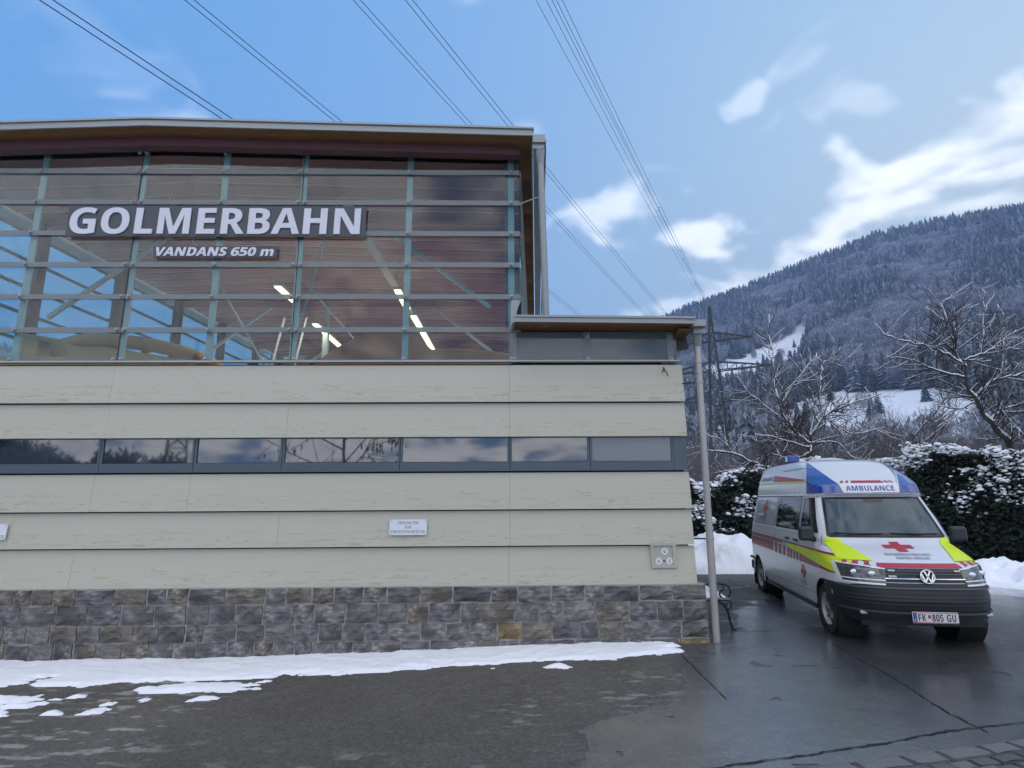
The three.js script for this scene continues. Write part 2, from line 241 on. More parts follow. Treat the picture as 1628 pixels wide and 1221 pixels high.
// ---------- snow left along the wall ----------
const snowPolys = [
  [[-7.6, -8.36], [-6.91, -8.40], [-4.43, -8.48], [-2.19, -8.50], [-0.14, -8.52], [1.59, -8.55], [2.11, -8.3], [2.12, -7.95], [1.8, -7.85], [1.08, -7.62], [0.43, -7.75], [-0.93, -7.64], [-1.78, -7.47], [-2.08, -7.4], [-2.78, -7.54], [-2.9, -7.45], [-3.9, -7.38], [-4.07, -7.47], [-4.41, -7.33], [-4.63, -7.48], [-4.96, -7.18], [-5.56, -7.21], [-5.63, -7.55], [-6.0, -7.3], [-7.6, -7.2]],
  [[-6.8, -6.9], [-5.62, -6.87], [-5.08, -6.98], [-5.24, -6.76], [-5.47, -6.7], [-6.8, -6.68]], [[-4.98, -6.81], [-4.75, -6.97], [-4.7, -6.82]], [[-6.6, -6.52], [-5.32, -6.53], [-4.99, -6.63], [-5.11, -6.47], [-5.16, -6.34], [-6.6, -6.32]],
  [[-4.23, -7.12], [-3.69, -7.24], [-2.88, -7.29], [-2.87, -7.06], [-3.3, -6.96], [-4.1, -6.95]], [[-4.4, -6.58], [-4.22, -6.68], [-4.16, -6.47], [-4.3, -6.43]], [[-3.42, -6.76], [-3.2, -6.81], [-3.19, -6.73], [-3.39, -6.70]], [[-0.34, -7.5], [0.18, -7.57], [0.15, -7.48], [-0.32, -7.43]],
  [[0.42, -7.57], [0.63, -7.56], [0.6, -7.38], [0.43, -7.4]], [[-4.69, -6.36], [-4.64, -6.48], [-4.6, -6.33]], [[-4.05, -6.75], [-3.94, -6.76], [-3.93, -6.67]]];
{
  const cell = .025, x0 = -7.6, x1 = 4.4, z0 = -8.56, z1 = -6.2, nx = Math.round((x1 - x0) / cell), nz = Math.round((z1 - z0) / cell), hgt = new Float32Array((nx + 1) * (nz + 1)).fill(-1);
  const seg = (px, pz, a, b) => { const dx = b[0] - a[0], dz = b[1] - a[1], t = clamp(((px - a[0]) * dx + (pz - a[1]) * dz) / (dx * dx + dz * dz || 1)); return Math.hypot(px - a[0] - dx * t, pz - a[1] - dz * t); };
  const boxes = snowPolys.map(P => [Math.min(...P.map(q => q[0])) - .2, Math.max(...P.map(q => q[0])) + .2, Math.min(...P.map(q => q[1])) - .2, Math.max(...P.map(q => q[1])) + .2]);
  for (let j = 0; j <= nz; j++) for (let i = 0; i <= nx; i++) {
    const x = x0 + i * cell, z = z0 + j * cell; let best = -1;
    snowPolys.forEach((P, k) => { const b = boxes[k]; if (x < b[0] || x > b[1] || z < b[2] || z > b[3]) return; let d = 9; for (let e = 0; e < P.length; e++) d = Math.min(d, seg(x, z, P[e], P[(e + 1) % P.length])); if (!inPoly(P, x, z)) d = -d; if (z < -8.3 && k === 0 && d > 0) d = Math.max(d, .1); best = Math.max(best, d); });
    const holes = (fbm(x * 1.6 + z * 2, z * 9, 3, 4) - .5); hgt[j * (nx + 1) + i] = best + holes * .32 + (fbm(x * 9, z * 16, 6, 3) - .5) * .14;
  }
  const pos = [], idx = [], uv = [], id = new Int32Array(hgt.length).fill(-1);
  const vert = k => { if (id[k] < 0) { const i = k % (nx + 1), j = (k - i) / (nx + 1), x = x0 + i * cell, z = z0 + j * cell, d = hgt[k]; id[k] = pos.length / 3; const th = d <= 0 ? -.004 : .032 * (1 - Math.exp(-d / .05)) * (.35 + 1.2 * fbm(x * 3, z * 3.5, 2, 3)) + .018 * (fbm(x * 13, z * 15, 7, 3) - .42); pos.push(x, roadY(x, z) + th + .007, z); uv.push(x, z); } return id[k]; };
  for (let j = 0; j < nz; j++) for (let i = 0; i < nx; i++) { const a = j * (nx + 1) + i, b = a + 1, c = a + nx + 1, d = c + 1; if (Math.max(hgt[a], hgt[b], hgt[c], hgt[d]) <= 0) continue; const A = vert(a), B = vert(b), Cc = vert(c), D = vert(d); idx.push(A, Cc, B, B, Cc, D); }
  const g = new THREE.BufferGeometry(); g.setAttribute('position', new THREE.Float32BufferAttribute(pos, 3)); g.setAttribute('uv', new THREE.Float32BufferAttribute(uv, 2)); g.setIndex(idx); g.computeVertexNormals();
  const o = struct('snow', g, std([.84, .86, .92], .75, { bumpMap: snowBump, bumpScale: .015 })); o.userData.kind = 'stuff'; tag(o, 'thin melting snow left on the asphalt along the stone plinth', 'snow');
}
// ---------- stone setts at the kerb of the street ----------
{
  const mats = [[.20, .21, .22], [.15, .16, .17], [.25, .25, .25], [.18, .18, .19]].map(c => std(c, .5, { bumpMap: grainBump, bumpScale: .006 })), bed = thing('cobble_strip', 'grey stone setts laid beside the asphalt at the street', 'paving'); bed.userData.kind = 'structure';
  const A = V(2.15, 0, -4.66), u = V(.972, 0, -.236).normalize(), v = V(.236, 0, .972), R = rng(5), ry = Math.atan2(.236, .972);
  mesh('bedding', new THREE.PlaneGeometry(4.2, 2.4).rotateX(-Math.PI / 2).rotateY(ry).translate(A.x + u.x * 2 + v.x * 1.2, .010, A.z + u.z * 2 + v.z * 1.2), std([.03, .03, .032], .95), bed);
  const geo = [0, 1, 2].map(k => { const g = new THREE.BoxGeometry(1, 1, 1, 3, 1, 3), p = g.attributes.position; for (let i = 0; i < p.count; i++) { const x = p.getX(i), y = p.getY(i), z = p.getZ(i), e = Math.max(Math.abs(x), Math.abs(z)) > .4; p.setXYZ(i, x * (y > 0 && e ? .95 : 1) + (h3(i, k, 1) - .5) * .02, y + (y > 0 ? (e ? -.16 : 0) + (h3(i, k, 2) - .5) * .12 : 0), z * (y > 0 && e ? .95 : 1)); } g.computeVertexNormals(); return g; });
  let x = -.1; for (let i = 0; x < 3.4; i++) { const w = .28 + R() * .2, o = mesh('sett', geo[i % 3], mats[2], bed); o.scale.set(w - .03, .06, .15); o.position.copy(A).addScaledVector(u, x + w / 2).addScaledVector(v, .11); o.position.y = .012; o.rotation.y = ry; x += w; }
  for (let r = 0; r < 9; r++) { let x = -.1 - R() * .1; while (x < 3.2) { const w = .13 + R() * .12, o = mesh('sett', geo[Math.floor(R() * 3)], mats[Math.floor(R() * 4)], bed); o.scale.set(w - .022, .055, .105); o.position.copy(A).addScaledVector(u, x + w / 2).addScaledVector(v, .265 + r * .128); o.position.y = .006 + R() * .012; o.rotation.y = ry + (R() - .5) * .08; x += w; } }
}
// ---------- station building ----------
const BX = 0, BZ = -8.5, BA = .018;
const bld = thing('station_building', 'cable car station with cream lapped boards, stone plinth and glazed hall above', 'building', undefined, [BX, 0, BZ], BA);
const toW = (X, Y, Z) => V(X, Y, Z).applyAxisAngle(V(0, 1, 0), BA).add(V(BX, 0, BZ));
const sk = D => .06 * D;                                        // the side runs back slightly off square
// painted board skin: grain, scratches and mould marks
const boardCan = (() => {
  const W = 2048, H = 256, R = rng(77), cv = document.createElement('canvas'); cv.width = W; cv.height = H; const c = cv.getContext('2d');
  c.fillStyle = 'rgb(193,189,173)'; c.fillRect(0, 0, W, H);
  for (let i = 0; i < 5200; i++) { const y = R() * H, x = R() * W, l = 20 + R() * 260, d = R(); c.fillStyle = d < .5 ? `rgba(126,128,110,${.01 + R() * .022})` : `rgba(222,222,214,${.01 + R() * .022})`; c.fillRect(x, y, l, .6 + R() * 1.1); if (x + l > W) c.fillRect(x - W, y, l, .8); }
  for (let i = 0; i < 30; i++) { const x = R() * W, y = H * (.55 + R() * .42), w = 30 + R() * 150, h = 5 + R() * 18; for (let k = 0; k < 46; k++) { c.fillStyle = `rgba(${120 + R() * 22},${118 + R() * 14},${78 + R() * 20},${.035 + R() * .06})`; c.fillRect(x + (R() - .5) * w, y + (R() - .5) * h, 6 + R() * 34, 1 + R() * 2.2); } }
  for (let i = 0; i < 110; i++) { const x = R() * W, y = H * (.35 + Math.pow(R(), .5) * .63); c.fillStyle = `rgba(52,48,36,${.25 + R() * .5})`; c.fillRect(x, y, 2 + R() * 20, .8 + R() * 1.0); }
  for (let i = 0; i < 34; i++) { const x = R() * W, y = R() * H; c.fillStyle = `rgba(60,54,42,${.25 + R() * .35})`; c.beginPath(); c.arc(x, y, .9 + R() * 1.5, 0, 7); c.fill(); }
  return cv;
})();
const boardTex = new THREE.CanvasTexture(boardCan); boardTex.colorSpace = THREE.SRGBColorSpace; boardTex.wrapS = boardTex.wrapT = THREE.RepeatWrapping;
const woodBump = dataTex(512, 256, (u, v) => fbm(u * 6, v * 70, 1, 4, 0) * .7 + h3(Math.round(u * 512), Math.round(v * 256), 1) * .3, [1, 1], false);
const boardMat = std(0xffffff, .62, { map: boardTex, bumpMap: woodBump, bumpScale: .0016 });
const dark = std([.02, .02, .022], .8), zinc = std([.30, .32, .32], .42, { metalness: .35 }), soffitTex = dataTex(512, 256, (u, v) => { const s = fbm(u * 5, v * 60, 3, 4); const b = Math.floor(v * 4), t = .85 + .3 * h3(b, 2, 2); return [(.36 + s * .16) * t, (.25 + s * .11) * t, (.13 + s * .06) * t]; });
const soffitMat = std(0xffffff, .7, { map: soffitTex });
{
  const sid = part('siding', bld), R = rng(3);
  const rows = [[3.93, 3.35], [3.35, 2.835], [2.335, 1.80], [1.80, 1.30], [1.30, .765]], cuts = [[-9.6, -5.87, -.04, 2.56], [-9.6, -5.87, -3.28, -.04, 2.56], [-9.6, -5.95, -4.6, -.04, 2.56], [-9.6, -7.0, -3.3, -.04, 2.56], [-9.6, -6.1, -.06, 2.57]];
  rows.forEach(([y1, y0], r) => { for (let k = 0; k < cuts[r].length - 1; k++) { const a = cuts[r][k] + .0015, b = cuts[r][k + 1] - .0015, hh = y1 - y0 - .016, g = bx(b - a, hh, .034, 0, 0, 0), u = g.attributes.uv, p = g.attributes.position, off = R() * 8; for (let i = 0; i < u.count; i++) u.setXY(i, (p.getX(i) + off) / 8, 1 - (p.getY(i) / hh + .5)); for (let i = 0; i < u.count; i++) u.setY(i, 1 - u.getY(i)); g.rotateX(-.10); g.translate((a + b) / 2, (y0 + y1) / 2 - .018, .052 + (R() - .5) * .003); mesh('board', g, boardMat, sid); } });
  // carcass behind the boards, side wall running back, floor of the hall
  mesh('wall_core', [bx(12.1, 3.2, .03, -3.55, 2.33, -.02)], dark, sid);
  mesh('side_wall', [(() => { const s = new THREE.Shape(); s.moveTo(2.30, 0); s.lineTo(2.5, 0); s.lineTo(2.5 + sk(13), 13); s.lineTo(2.30 + sk(13), 13); const g = new THREE.ExtrudeGeometry(s, { depth: 4.4, bevelEnabled: false }); g.rotateX(-Math.PI / 2); g.translate(0, 0, -.04); return g; })()], std([.45, .44, .38], .7), sid);
  mesh('hall_floor', [bx(10.6, .2, 12.9, -4.6, 3.3, -6.55)], std([.42, .42, .41], .7), sid);
  mesh('drip_rail', [bx(12.12, .022, .10, -3.53, 3.962, .035)], std([.42, .46, .44], .5), sid);
  mesh('plinth_flashing', [bx(12.2, .03, .06, -3.52, .775, .02)], dark, sid);
  const anchor = mesh('wall_anchor', [cyl(.012, .012, V(2.28, 3.86, .05), V(2.28, 3.80, .10), 6), cyl(.008, .008, V(2.30, 3.80, .10), V(2.33, 3.72, .09), 6), cyl(.008, .008, V(2.26, 3.82, .10), V(2.24, 3.78, .10), 6)], std([.16, .11, .08], .8, { metalness: .5 }), sid);
}
// strip window between the boards
const mirrorGlass = phy([.02, .022, .03], .03, { ior: 2.33, specularIntensity: 1, clearcoat: 1, clearcoatRoughness: .02 }), slate = std([.085, .115, .14], .38, { metalness: .15 });
{
  const w = part('strip_window', bld), div = [-9.6, -7.45, -5.93, -4.59, -3.33, -1.63, -.04, 1.13, 2.36], R = rng(9);
  for (let k = 0; k < div.length - 1; k++) {
    const a = div[k], b = div[k + 1], last = k === div.length - 2;
    const g = bx(b - a - .07, .345, .01, (a + b) / 2, 2.645, .012); g.translate(-(a + b) / 2, -2.645, 0); g.rotateY((R() - .5) * .012); g.rotateX((R() - .5) * .01); g.translate((a + b) / 2, 2.645, 0);
    mesh('pane', g, last ? phy([.17, .19, .21], .18, { ior: 1.8 }) : mirrorGlass, w);
    mesh('window_frame', [bx(b - a - .008, .028, .05, (a + b) / 2, 2.828, .012), bx(b - a - .008, .115, .05, (a + b) / 2, 2.408, .014), bx(.03, .40, .05, a + .019, 2.64, .013), bx(.03, .40, .05, b - .019, 2.64, .013)], slate, w);
  }
  mesh('end_panel', bx(.19, .485, .05, 2.455, 2.592, .016), slate, w); mesh('sill', bx(12.1, .018, .10, -3.53, 2.342, .03), slate, w);
}
// stone plinth: every stone a block of its own, mortar set back
const rockTex = dataTex(512, 512, (u, v) => { const f = fbm(u * 5, v * 5, 2, 5, 5), g = fbm(u * 22, v * 22, 5, 3, 22), s = fbm(u * 3 + 2, v * 9, 8, 4); const a = .72 + (f - .5) * .6 + (g - .5) * .28 + (s > .62 ? (s - .62) * 1.4 : 0); return [a, a * .99, a * .985]; });
const rockBump = dataTex(512, 512, (u, v) => fbm(u * 9, v * 9, 3, 5, 9), [1, 1], false);
{
  const pl = part('stone_plinth', bld), R = rng(41);
  const cols = [[.20, .205, .215], [.165, .17, .185], [.215, .213, .21], [.14, .145, .155], [.215, .20, .175], [.19, .18, .16], [.25, .25, .255], [.16, .16, .165], [.32, .25, .15], [.20, .187, .165]].map(c => [c[0] * 1.40, c[1] * 1.36, c[2] * 1.29]);
  const mats = cols.map(c => std(c, .72, { map: rockTex, bumpMap: rockBump, bumpScale: .022 }));
  const mats2 = cols.map(c => std(c, .6, { map: rockTex, bumpMap: rockBump, bumpScale: .02 }));
  const geos = [...Array(9)].map((_, k) => { const g = new THREE.BoxGeometry(1, 1, 1, 4, 3, 1), p = g.attributes.position, Rk = rng(k + 100), hx = {}; for (let i = 0; i < p.count; i++) { const x = p.getX(i), y = p.getY(i), z = p.getZ(i), key = x.toFixed(2) + y.toFixed(2); const ex = Math.abs(x) > .49, ey = Math.abs(y) > .49; if (!(key in hx)) hx[key] = [Rk(), Rk(), Rk()]; const q = hx[key]; p.setXYZ(i, x + (ex ? (q[0] - .5) * .045 : (q[0] - .5) * .10), y + (ey ? (q[1] - .5) * .07 : (q[1] - .5) * .1), z > 0 ? (ex || ey ? .34 + q[2] * .08 : .44 + q[2] * .2) : z); } const h = metreUV(g, Rk() * 3, Rk() * 3, .45); h.computeVertexNormals(); return h; });
  const course = (y0, y1, mean, jit, z) => { let x = 2.685; while (x > -9.6) { let w = mean * (1 - jit + R() * 2 * jit); if (x === 2.685 && y0 > .5) w = .48; const k = R(); let ci = k < .25 ? 0 : k < .42 ? 1 : k < .52 ? 2 : k < .64 ? 3 : k < .72 ? 4 : k < .80 ? 5 : k < .86 ? 6 : k < .95 ? 7 : k < .962 ? 8 : 9; if (y0 > .5 && x < 0 && R() < .55) ci = [4, 5, 2, 9][Math.floor(R() * 4)];
      const o = mesh('stone', geos[Math.floor(R() * 9)], (R() < .5 ? mats : mats2)[ci], pl), hh = y1 - y0 - .014 - R() * .012; o.scale.set(w - .016 - R() * .012, hh, .125); o.position.set(x - w / 2, (y0 + y1) / 2 + (R() - .5) * .008, z + (R() - .5) * .012); if (R() < .5) o.rotation.z = Math.PI; x -= w; } };
  course(.545, .757, .40, .38, .065); course(.285, .545, .36, .3, .07); course(.06, .285, .345, .3, .07); course(-.175, .06, .33, .3, .072); course(-.42, -.175, .36, .3, .075);
  mesh('mortar', metreUV(bx(12.29, 1.24, .16, -3.475, .145, .022)), std([.36, .35, .33], .9, { bumpMap: rockBump, bumpScale: .01 }), pl);
  for (const y of [.65, .415, .17, -.06]) mesh('corner_stone', bx(.12, .2, .3, 2.62, y, -.12), mats[0], pl);
}
// ---------- glazed hall ----------
const pale = phy([.38, .42, .425], .5, { transmission: .5, thickness: 0 }), paneMat = phy([.80, .90, .90], .02, { transmission: 1, thickness: 0, ior: 1.45 }), steel = std([.34, .385, .395], .5, { metalness: .1 }), boltMat = std([.35, .36, .37], .25, { metalness: .9 }), rubber = std([.015, .015, .016], .6);
const rowsY = [3.965, 4.46, 4.985, 5.505, 6.025, 6.55, 7.08, 7.50];
const roofAt = X => X > -5.6 ? lerp(7.50, 7.36, (X + 5.6) / 5.9) : lerp(7.50, 7.33, (-5.6 - X) / 4.2);
{
  const gl = part('front_glazing', bld), R = rng(14);
  const joints = [-9.5, -5.87, -3.31, .14], fins = [-9.45, -7.44, -5.87, -4.57, -3.31, -1.62, 0.0];
  for (let r = 0; r < 7; r++) {
    const js = r === 0 ? [-9.5, -5.87, -3.31, -.045] : joints;
    for (let k = 0; k < 3; k++) { const a = js[k] + .004, b = js[k + 1] - .004, y0 = rowsY[r] - (r ? .035 : 0), y1 = r === 6 ? rowsY[7] - .06 : rowsY[r + 1] + .0; const g = bx(b - a, y1 - y0, .008); g.rotateX(-.028 + (R() - .5) * .006); g.rotateY((R() - .5) * .006); g.translate((a + b) / 2, (y0 + y1) / 2, .02); mesh('pane', g, paneMat, gl);
      if (r) mesh('overlap_strip', bx(b - a, .080, .010, (a + b) / 2, rowsY[r] - .002, .038), pale, gl);
      else mesh('bottom_seal', bx(b - a, .03, .010, (a + b) / 2, rowsY[0] + .012, .038), pale, gl); }
  }
  for (const X of fins) { const top = roofAt(X) - .02; mesh('glass_fin', bx(.095, top - 3.97, .035, X, (top + 3.97) / 2, -.045), steel, gl); }
  for (const X of [-5.87, -3.31]) mesh('pane_joint', bx(.009, 3.45, .012, X, 5.70, .030), rubber, gl);
  const bg = merge([new THREE.CylinderGeometry(.024, .026, .02, 12).rotateX(Math.PI / 2), new THREE.SphereGeometry(.019, 10, 6).translate(0, 0, .010), new THREE.TorusGeometry(.029, .007, 5, 14)]);
  for (let r = 0; r < 8; r++) for (const X of fins) { const y = r === 0 ? 4.00 : r === 7 ? 7.40 : rowsY[r]; for (const dx of (X === -5.87 || X === -3.31) ? [-.055, .055] : [0]) { const o = mesh('bolt', bg, boltMat, gl); o.position.set(X + dx, y, .050); } }
  const dk = phy([.05, .052, .058], .10, { ior: 1.6 }), ob = mesh('end_post', bx(.10, .52, .035, 2.42, 4.20, -.03), pale, gl);
  // low annex band
  for (const [a, b] of [[-.04, 1.14], [1.145, 2.50]]) mesh('annex_pane', bx(b - a, .46, .01, (a + b) / 2, 4.195, .018), phy([.15, .165, .17], .06, { transmission: .25, thickness: 0, ior: 1.6 }), gl);
  for (const X of [.02, 1.14, 2.40]) mesh('annex_fin', bx(.10, .44, .012, X, 4.19, .032), pale, gl);
  for (const [X, y] of [[.055, 4.0], [1.14, 4.0], [2.40, 4.0], [1.14, 4.36], [2.40, 4.36]]) { const o = mesh('bolt', bg, boltMat, gl); o.position.set(X, y, .052); }
  mesh('annex_lining', bx(2.5, .5, .02, 1.24, 4.19, -.16), std([.11, .105, .11], .8), gl);
}
// glazed side walls: lapped glass blades, columns and clips
function sideWall(name, X, y0, D1, lite) {
  const w = part(name, bld), cols = [.15, 2.3, 4.5, 6.7, 8.9, 11.1, 13];
  const s = X < -5 ? -1 : 1;
  for (let k = 0; k < cols.length; k++) mesh('column', bx(.16, 7.3 - y0, .22, X + sk(cols[k]) - s * .16, (7.3 + y0) / 2, -cols[k]), std([.13, .085, .085], .6), w);
  for (let r = 0; r < 7; r++) { const y = rowsY[r]; if (rowsY[r + 1] <= y0) continue; const yy0 = Math.max(y, y0) - .03, yy1 = Math.min(rowsY[r + 1], 7.28), g = bx(.008, yy1 - yy0, D1, 0, 0, 0); g.rotateZ(s * -.03); g.rotateY(-.06); g.translate(X + sk(D1 / 2), (yy0 + yy1) / 2, -D1 / 2 + .02); mesh('pane', g, paneMat, w); const t = bx(.012, .07, D1, 0, 0, 0); t.rotateY(-.06); t.translate(X + sk(D1 / 2) + s * .02, yy0 + .03, -D1 / 2 + .02); mesh('overlap_strip', t, pale, w); for (let k = 1; k < cols.length; k++) mesh('clip', bx(.10, .05, .10, X + sk(cols[k]) - s * .05, yy0 + .03, -cols[k] + .05), rubber, w); }
}
sideWall('right_glass_wall', .135, 4.6, 12.9); sideWall('left_glass_wall', -9.5, 4.55, 12.9);
{
  const it = part('hall_interior', bld), R = rng(8);
  mesh('left_parapet', bx(.14, 1.3, 12.9, -9.5, 3.95, -6.5, 0, -.06), std([.36, .25, .16], .7), it);
  const red = [[.34, .14, .15], [.38, .16, .165], [.30, .12, .135]].map(c => std(c, .6));
  const light = std([.70, .58, .52], .6), cl = part('ceiling_boards', bld);
  for (let k = 0; k < 30; k++) { const d = .3 + k * .43; for (const [a, b] of [[-9.4, -5.6], [-5.6, .12]]) { const ya = roofAt(a) - .04, yb = roofAt(b) - .04, g = bx(Math.hypot(b - a, yb - ya), .008, .355); g.rotateZ(Math.atan2(yb - ya, b - a)); g.translate((a + b) / 2 + sk(d), (ya + yb) / 2, -d); mesh('ceiling_board', g, red[(k * 7 + (a < -6 ? 1 : 0)) % 3], cl); } }
  for (const [a, b] of [[-9.45, -5.6], [-5.6, .14]]) { const ya = roofAt(a) - .02, yb = roofAt(b) - .02, g = bx(Math.hypot(b - a, yb - ya), .016, 13.4); g.rotateZ(Math.atan2(yb - ya, b - a)); g.translate((a + b) / 2, (ya + yb) / 2, -6.9); const p = g.attributes.position; for (let i = 0; i < p.count; i++) p.setX(i, p.getX(i) - p.getZ(i) * .06 - .05); mesh('ceiling_lining', g, light, it); }
  // front eaves beam, trusses
  mesh('eaves_beam', [[-9.5, -5.6], [-5.6, .14]].map(([a, b]) => { const ya = roofAt(a) - .03, yb = roofAt(b) - .03, g = bx(Math.hypot(b - a, yb - ya), .14, .16); g.rotateZ(Math.atan2(yb - ya, b - a)); g.translate((a + b) / 2, (ya + yb) / 2 + .01, .16); return g; }), std([.10, .035, .04], .6), it);
  const white = std([.42, .46, .47], .5);
  for (const D of [2.3, 6.7, 11.1]) for (const [a, b] of [[[-9.0, 5.4], [-6.6, 7.3]], [[-.5, 5.6], [-2.6, 7.25]]]) mesh('brace', bar(V(a[0] + sk(D), a[1], -D), V(b[0] + sk(D), b[1], -D), .07), white, it);
  for (const D of [2.3, 6.7, 11.1]) mesh('tie_beam', bx(9.3, .16, .10, -4.7 + sk(D), 7.18, -D), red[1], it);
  for (const [x0, d0, x1, d1] of [[-5.9, .8, -4.6, 2.2], [-3.0, .8, -4.2, 2.2], [-4.9, 5, -2.6, 9]]) mesh('wind_brace', bar(V(x0, 7.1, -d0), V(x1, 4.4, -d1), .035), white, it);
  mesh('post', [bx(.14, 3.6, .14, -5.0, 5.3, -7.0)], white, it); mesh('ladder', [bar(V(-5.9, 3.6, -5), V(-5.55, 6.4, -5.4), .04), bar(V(-5.35, 3.6, -5), V(-5.0, 6.4, -5.4), .04)], white, it);
  // back wall with openings
  const bw = [.42, .43, .42], bm = std(bw, .8), D = 13;
  for (const [a, b, y0, y1] of [[-9.6, -8.3, 3.4, 7.4], [-8.3, -2.2, 3.4, 5.2], [-8.3, -7.2, 5.2, 7.4], [-6.2, -5.9, 5.2, 7.4], [-4.9, -4.6, 5.2, 7.4], [-3.6, -2.2, 5.2, 7.4], [-2.2, .9, 3.4, 7.4], [-7.2, -3.6, 6.5, 7.4]]) mesh('back_wall', bx(b - a, y1 - y0, .12, (a + b) / 2 + .7, (y0 + y1) / 2, -D), y0 > 5 || a > -3 ? red[2] : bm, it);
  mesh('partition', [bx(2.6, 1.15, .08, -4.6, 3.98, -3.4)], std([.34, .36, .35], .6), it);
}
// roofs
{
  const rf = part('main_roof', bld), oh = .52;
  const prism = (pts, d0, d1) => { const s = new THREE.Shape(); pts.forEach(([x, y], i) => i ? s.lineTo(x, y) : s.moveTo(x, y)); const g = new THREE.ExtrudeGeometry(s, { depth: d1 - d0, bevelEnabled: false }); g.translate(0, 0, d0); return g; };
  const L = -10.2, top = X => roofAt(X) + .055;
  mesh('fascia', [prism([[L, top(L) + .005], [-5.6, top(-5.6) + .005], [.335, top(.335) + .005], [.335, top(.335) + .125], [-5.6, top(-5.6) + .125], [L, top(L) + .125]], oh - .03, oh)], zinc, rf);
  mesh('fascia_cap', [prism([[L, top(L) + .105], [-5.6, top(-5.6) + .105], [.35, top(.35) + .105], [.35, top(.35) + .135], [-5.6, top(-5.6) + .135], [L, top(L) + .135]], oh - .1, oh + .025)], zinc, rf);
  const sg = prism([[L, top(L)], [-5.6, top(-5.6)], [.33, top(.33)], [.33, top(.33) + .05], [-5.6, top(-5.6) + .05], [L, top(L) + .05]], -.2, oh - .03); mesh('front_soffit', metreUV(sg, 0, 0, .8), soffitMat, rf);
  { const g = bx(.21, .05, 13.2, 0, 0, 0, 0, -.06, 0); const m = metreUV(g, 0, 0, .8); m.rotateY(Math.PI); m.translate(.225 + sk(6.3), top(.2) + .02, -6.35); mesh('side_soffit', m, soffitMat, rf); }
  { const s = new THREE.Shape(); [[L, top(L) + .06], [-5.6, top(-5.6) + .06], [.33, top(.33) + .06], [.33, top(.33) + .12], [-5.6, top(-5.6) + .12], [L, top(L) + .12]].forEach(([x, y], i) => i ? s.lineTo(x, y) : s.moveTo(x, y)); const g = new THREE.ExtrudeGeometry(s, { depth: 13.7, bevelEnabled: false }); g.translate(0, 0, -13.2); const p = g.attributes.position; for (let i = 0; i < p.count; i++) p.setX(i, p.getX(i) - Math.min(0, p.getZ(i)) * .06); mesh('roof_deck', g, std([.25, .26, .27], .6), rf); }
  // side gutter with brackets, hopper and downpipe
  const gt = mesh('gutter', [bx(.15, .12, 13.6, .44 + sk(6.3), 7.325, -6.3, 0, -.06)], zinc, rf);
  mesh('gutter_edge', [...Array(34)].map((_, k) => bx(.028, .155, .36, .535 + sk(k * .4), 7.30, .3 - k * .4, 0, -.06)), std([.13, .11, .12], .6), rf);
  mesh('gutter_end', [bx(.19, .13, .06, .425, 7.345, .53), bx(.16, .10, .12, .42, 7.25, .46)], zinc, rf);
  mesh('hopper', [cyl(.05, .085, V(.455, 7.0, .40), V(.44, 7.22, .44), 14)], zinc, rf);
  mesh('downpipe', [cyl(.052, .052, V(.515, 4.45, .20), V(.455, 7.02, .40), 14)], zinc, rf);
  mesh('pipe_bracket', [bar(V(.13, 6.50, .1), V(.47, 6.50, .36), .018)], std([.5, .48, .42], .5), rf);
  mesh('roof_finial', [cyl(.012, .012, V(-3.95, 7.6, .2), V(-3.95, 7.70, .2), 6), rbx(.07, .025, .03, .008, -3.95, 7.70, .2)], dark, rf);
  const lr = part('annex_roof', bld), o2 = .46, t2 = X => lerp(4.455, 4.425, X / 2.7);
  mesh('fascia', [prism([[.0, t2(0)], [2.66, t2(2.66)], [2.66, t2(2.66) + .085], [.0, t2(0) + .085]], o2 - .03, o2), prism([[0, t2(0) + .07], [2.67, t2(2.67) + .07], [2.67, t2(2.67) + .10], [0, t2(0) + .10]], o2 - .1, o2 + .02), prism([[-.01, t2(0) - .02], [.03, t2(0) - .02], [.09, t2(0) + .23], [.13, 4.78], [-.01, 4.78]], o2 - .32, o2 + .015)], zinc, lr);
  mesh('soffit', metreUV(prism([[.0, t2(0) + .0], [2.64, t2(2.64)], [2.64, t2(2.64) + .04], [.0, t2(0) + .04]], -.2, o2 - .03), 0, 0, .8), soffitMat, lr);
  mesh('upstand', [bx(.06, .34, .12, .11, 4.66, .30)], dark, lr);
  { const g = bx(2.66, .06, 13.4, 1.35 + sk(6.4), 4.50, -6.3, 0, -.06); mesh('roof_deck', g, std([.22, .23, .24], .6), lr); }
  mesh('gutter', [bx(.19, .085, 13.2, 2.755 + sk(6.2), 4.44, -6.15, 0, -.06), bx(.20, .015, 13.2, 2.76 + sk(6.2), 4.487, -6.15, 0, -.06)], zinc, lr);
  for (let k = 0; k < 6; k++) mesh('rafter_end', bx(.22, .16, .10, 2.63 + sk(.25 + k * 1.3), 4.29, -.25 - k * 1.3, 0, 0, .2), std([.10, .085, .07], .7), lr);
  mesh('side_soffit', bx(.2, .04, 13, 2.58 + sk(6.2), 4.385, -6.2, 0, -.06), soffitMat, lr);
  mesh('hopper', [rbx(.17, .10, .15, .02, 2.76, 4.36, .25), cyl(.05, .075, V(2.77, 4.16, .17), V(2.765, 4.34, .22), 14)], zinc, lr);
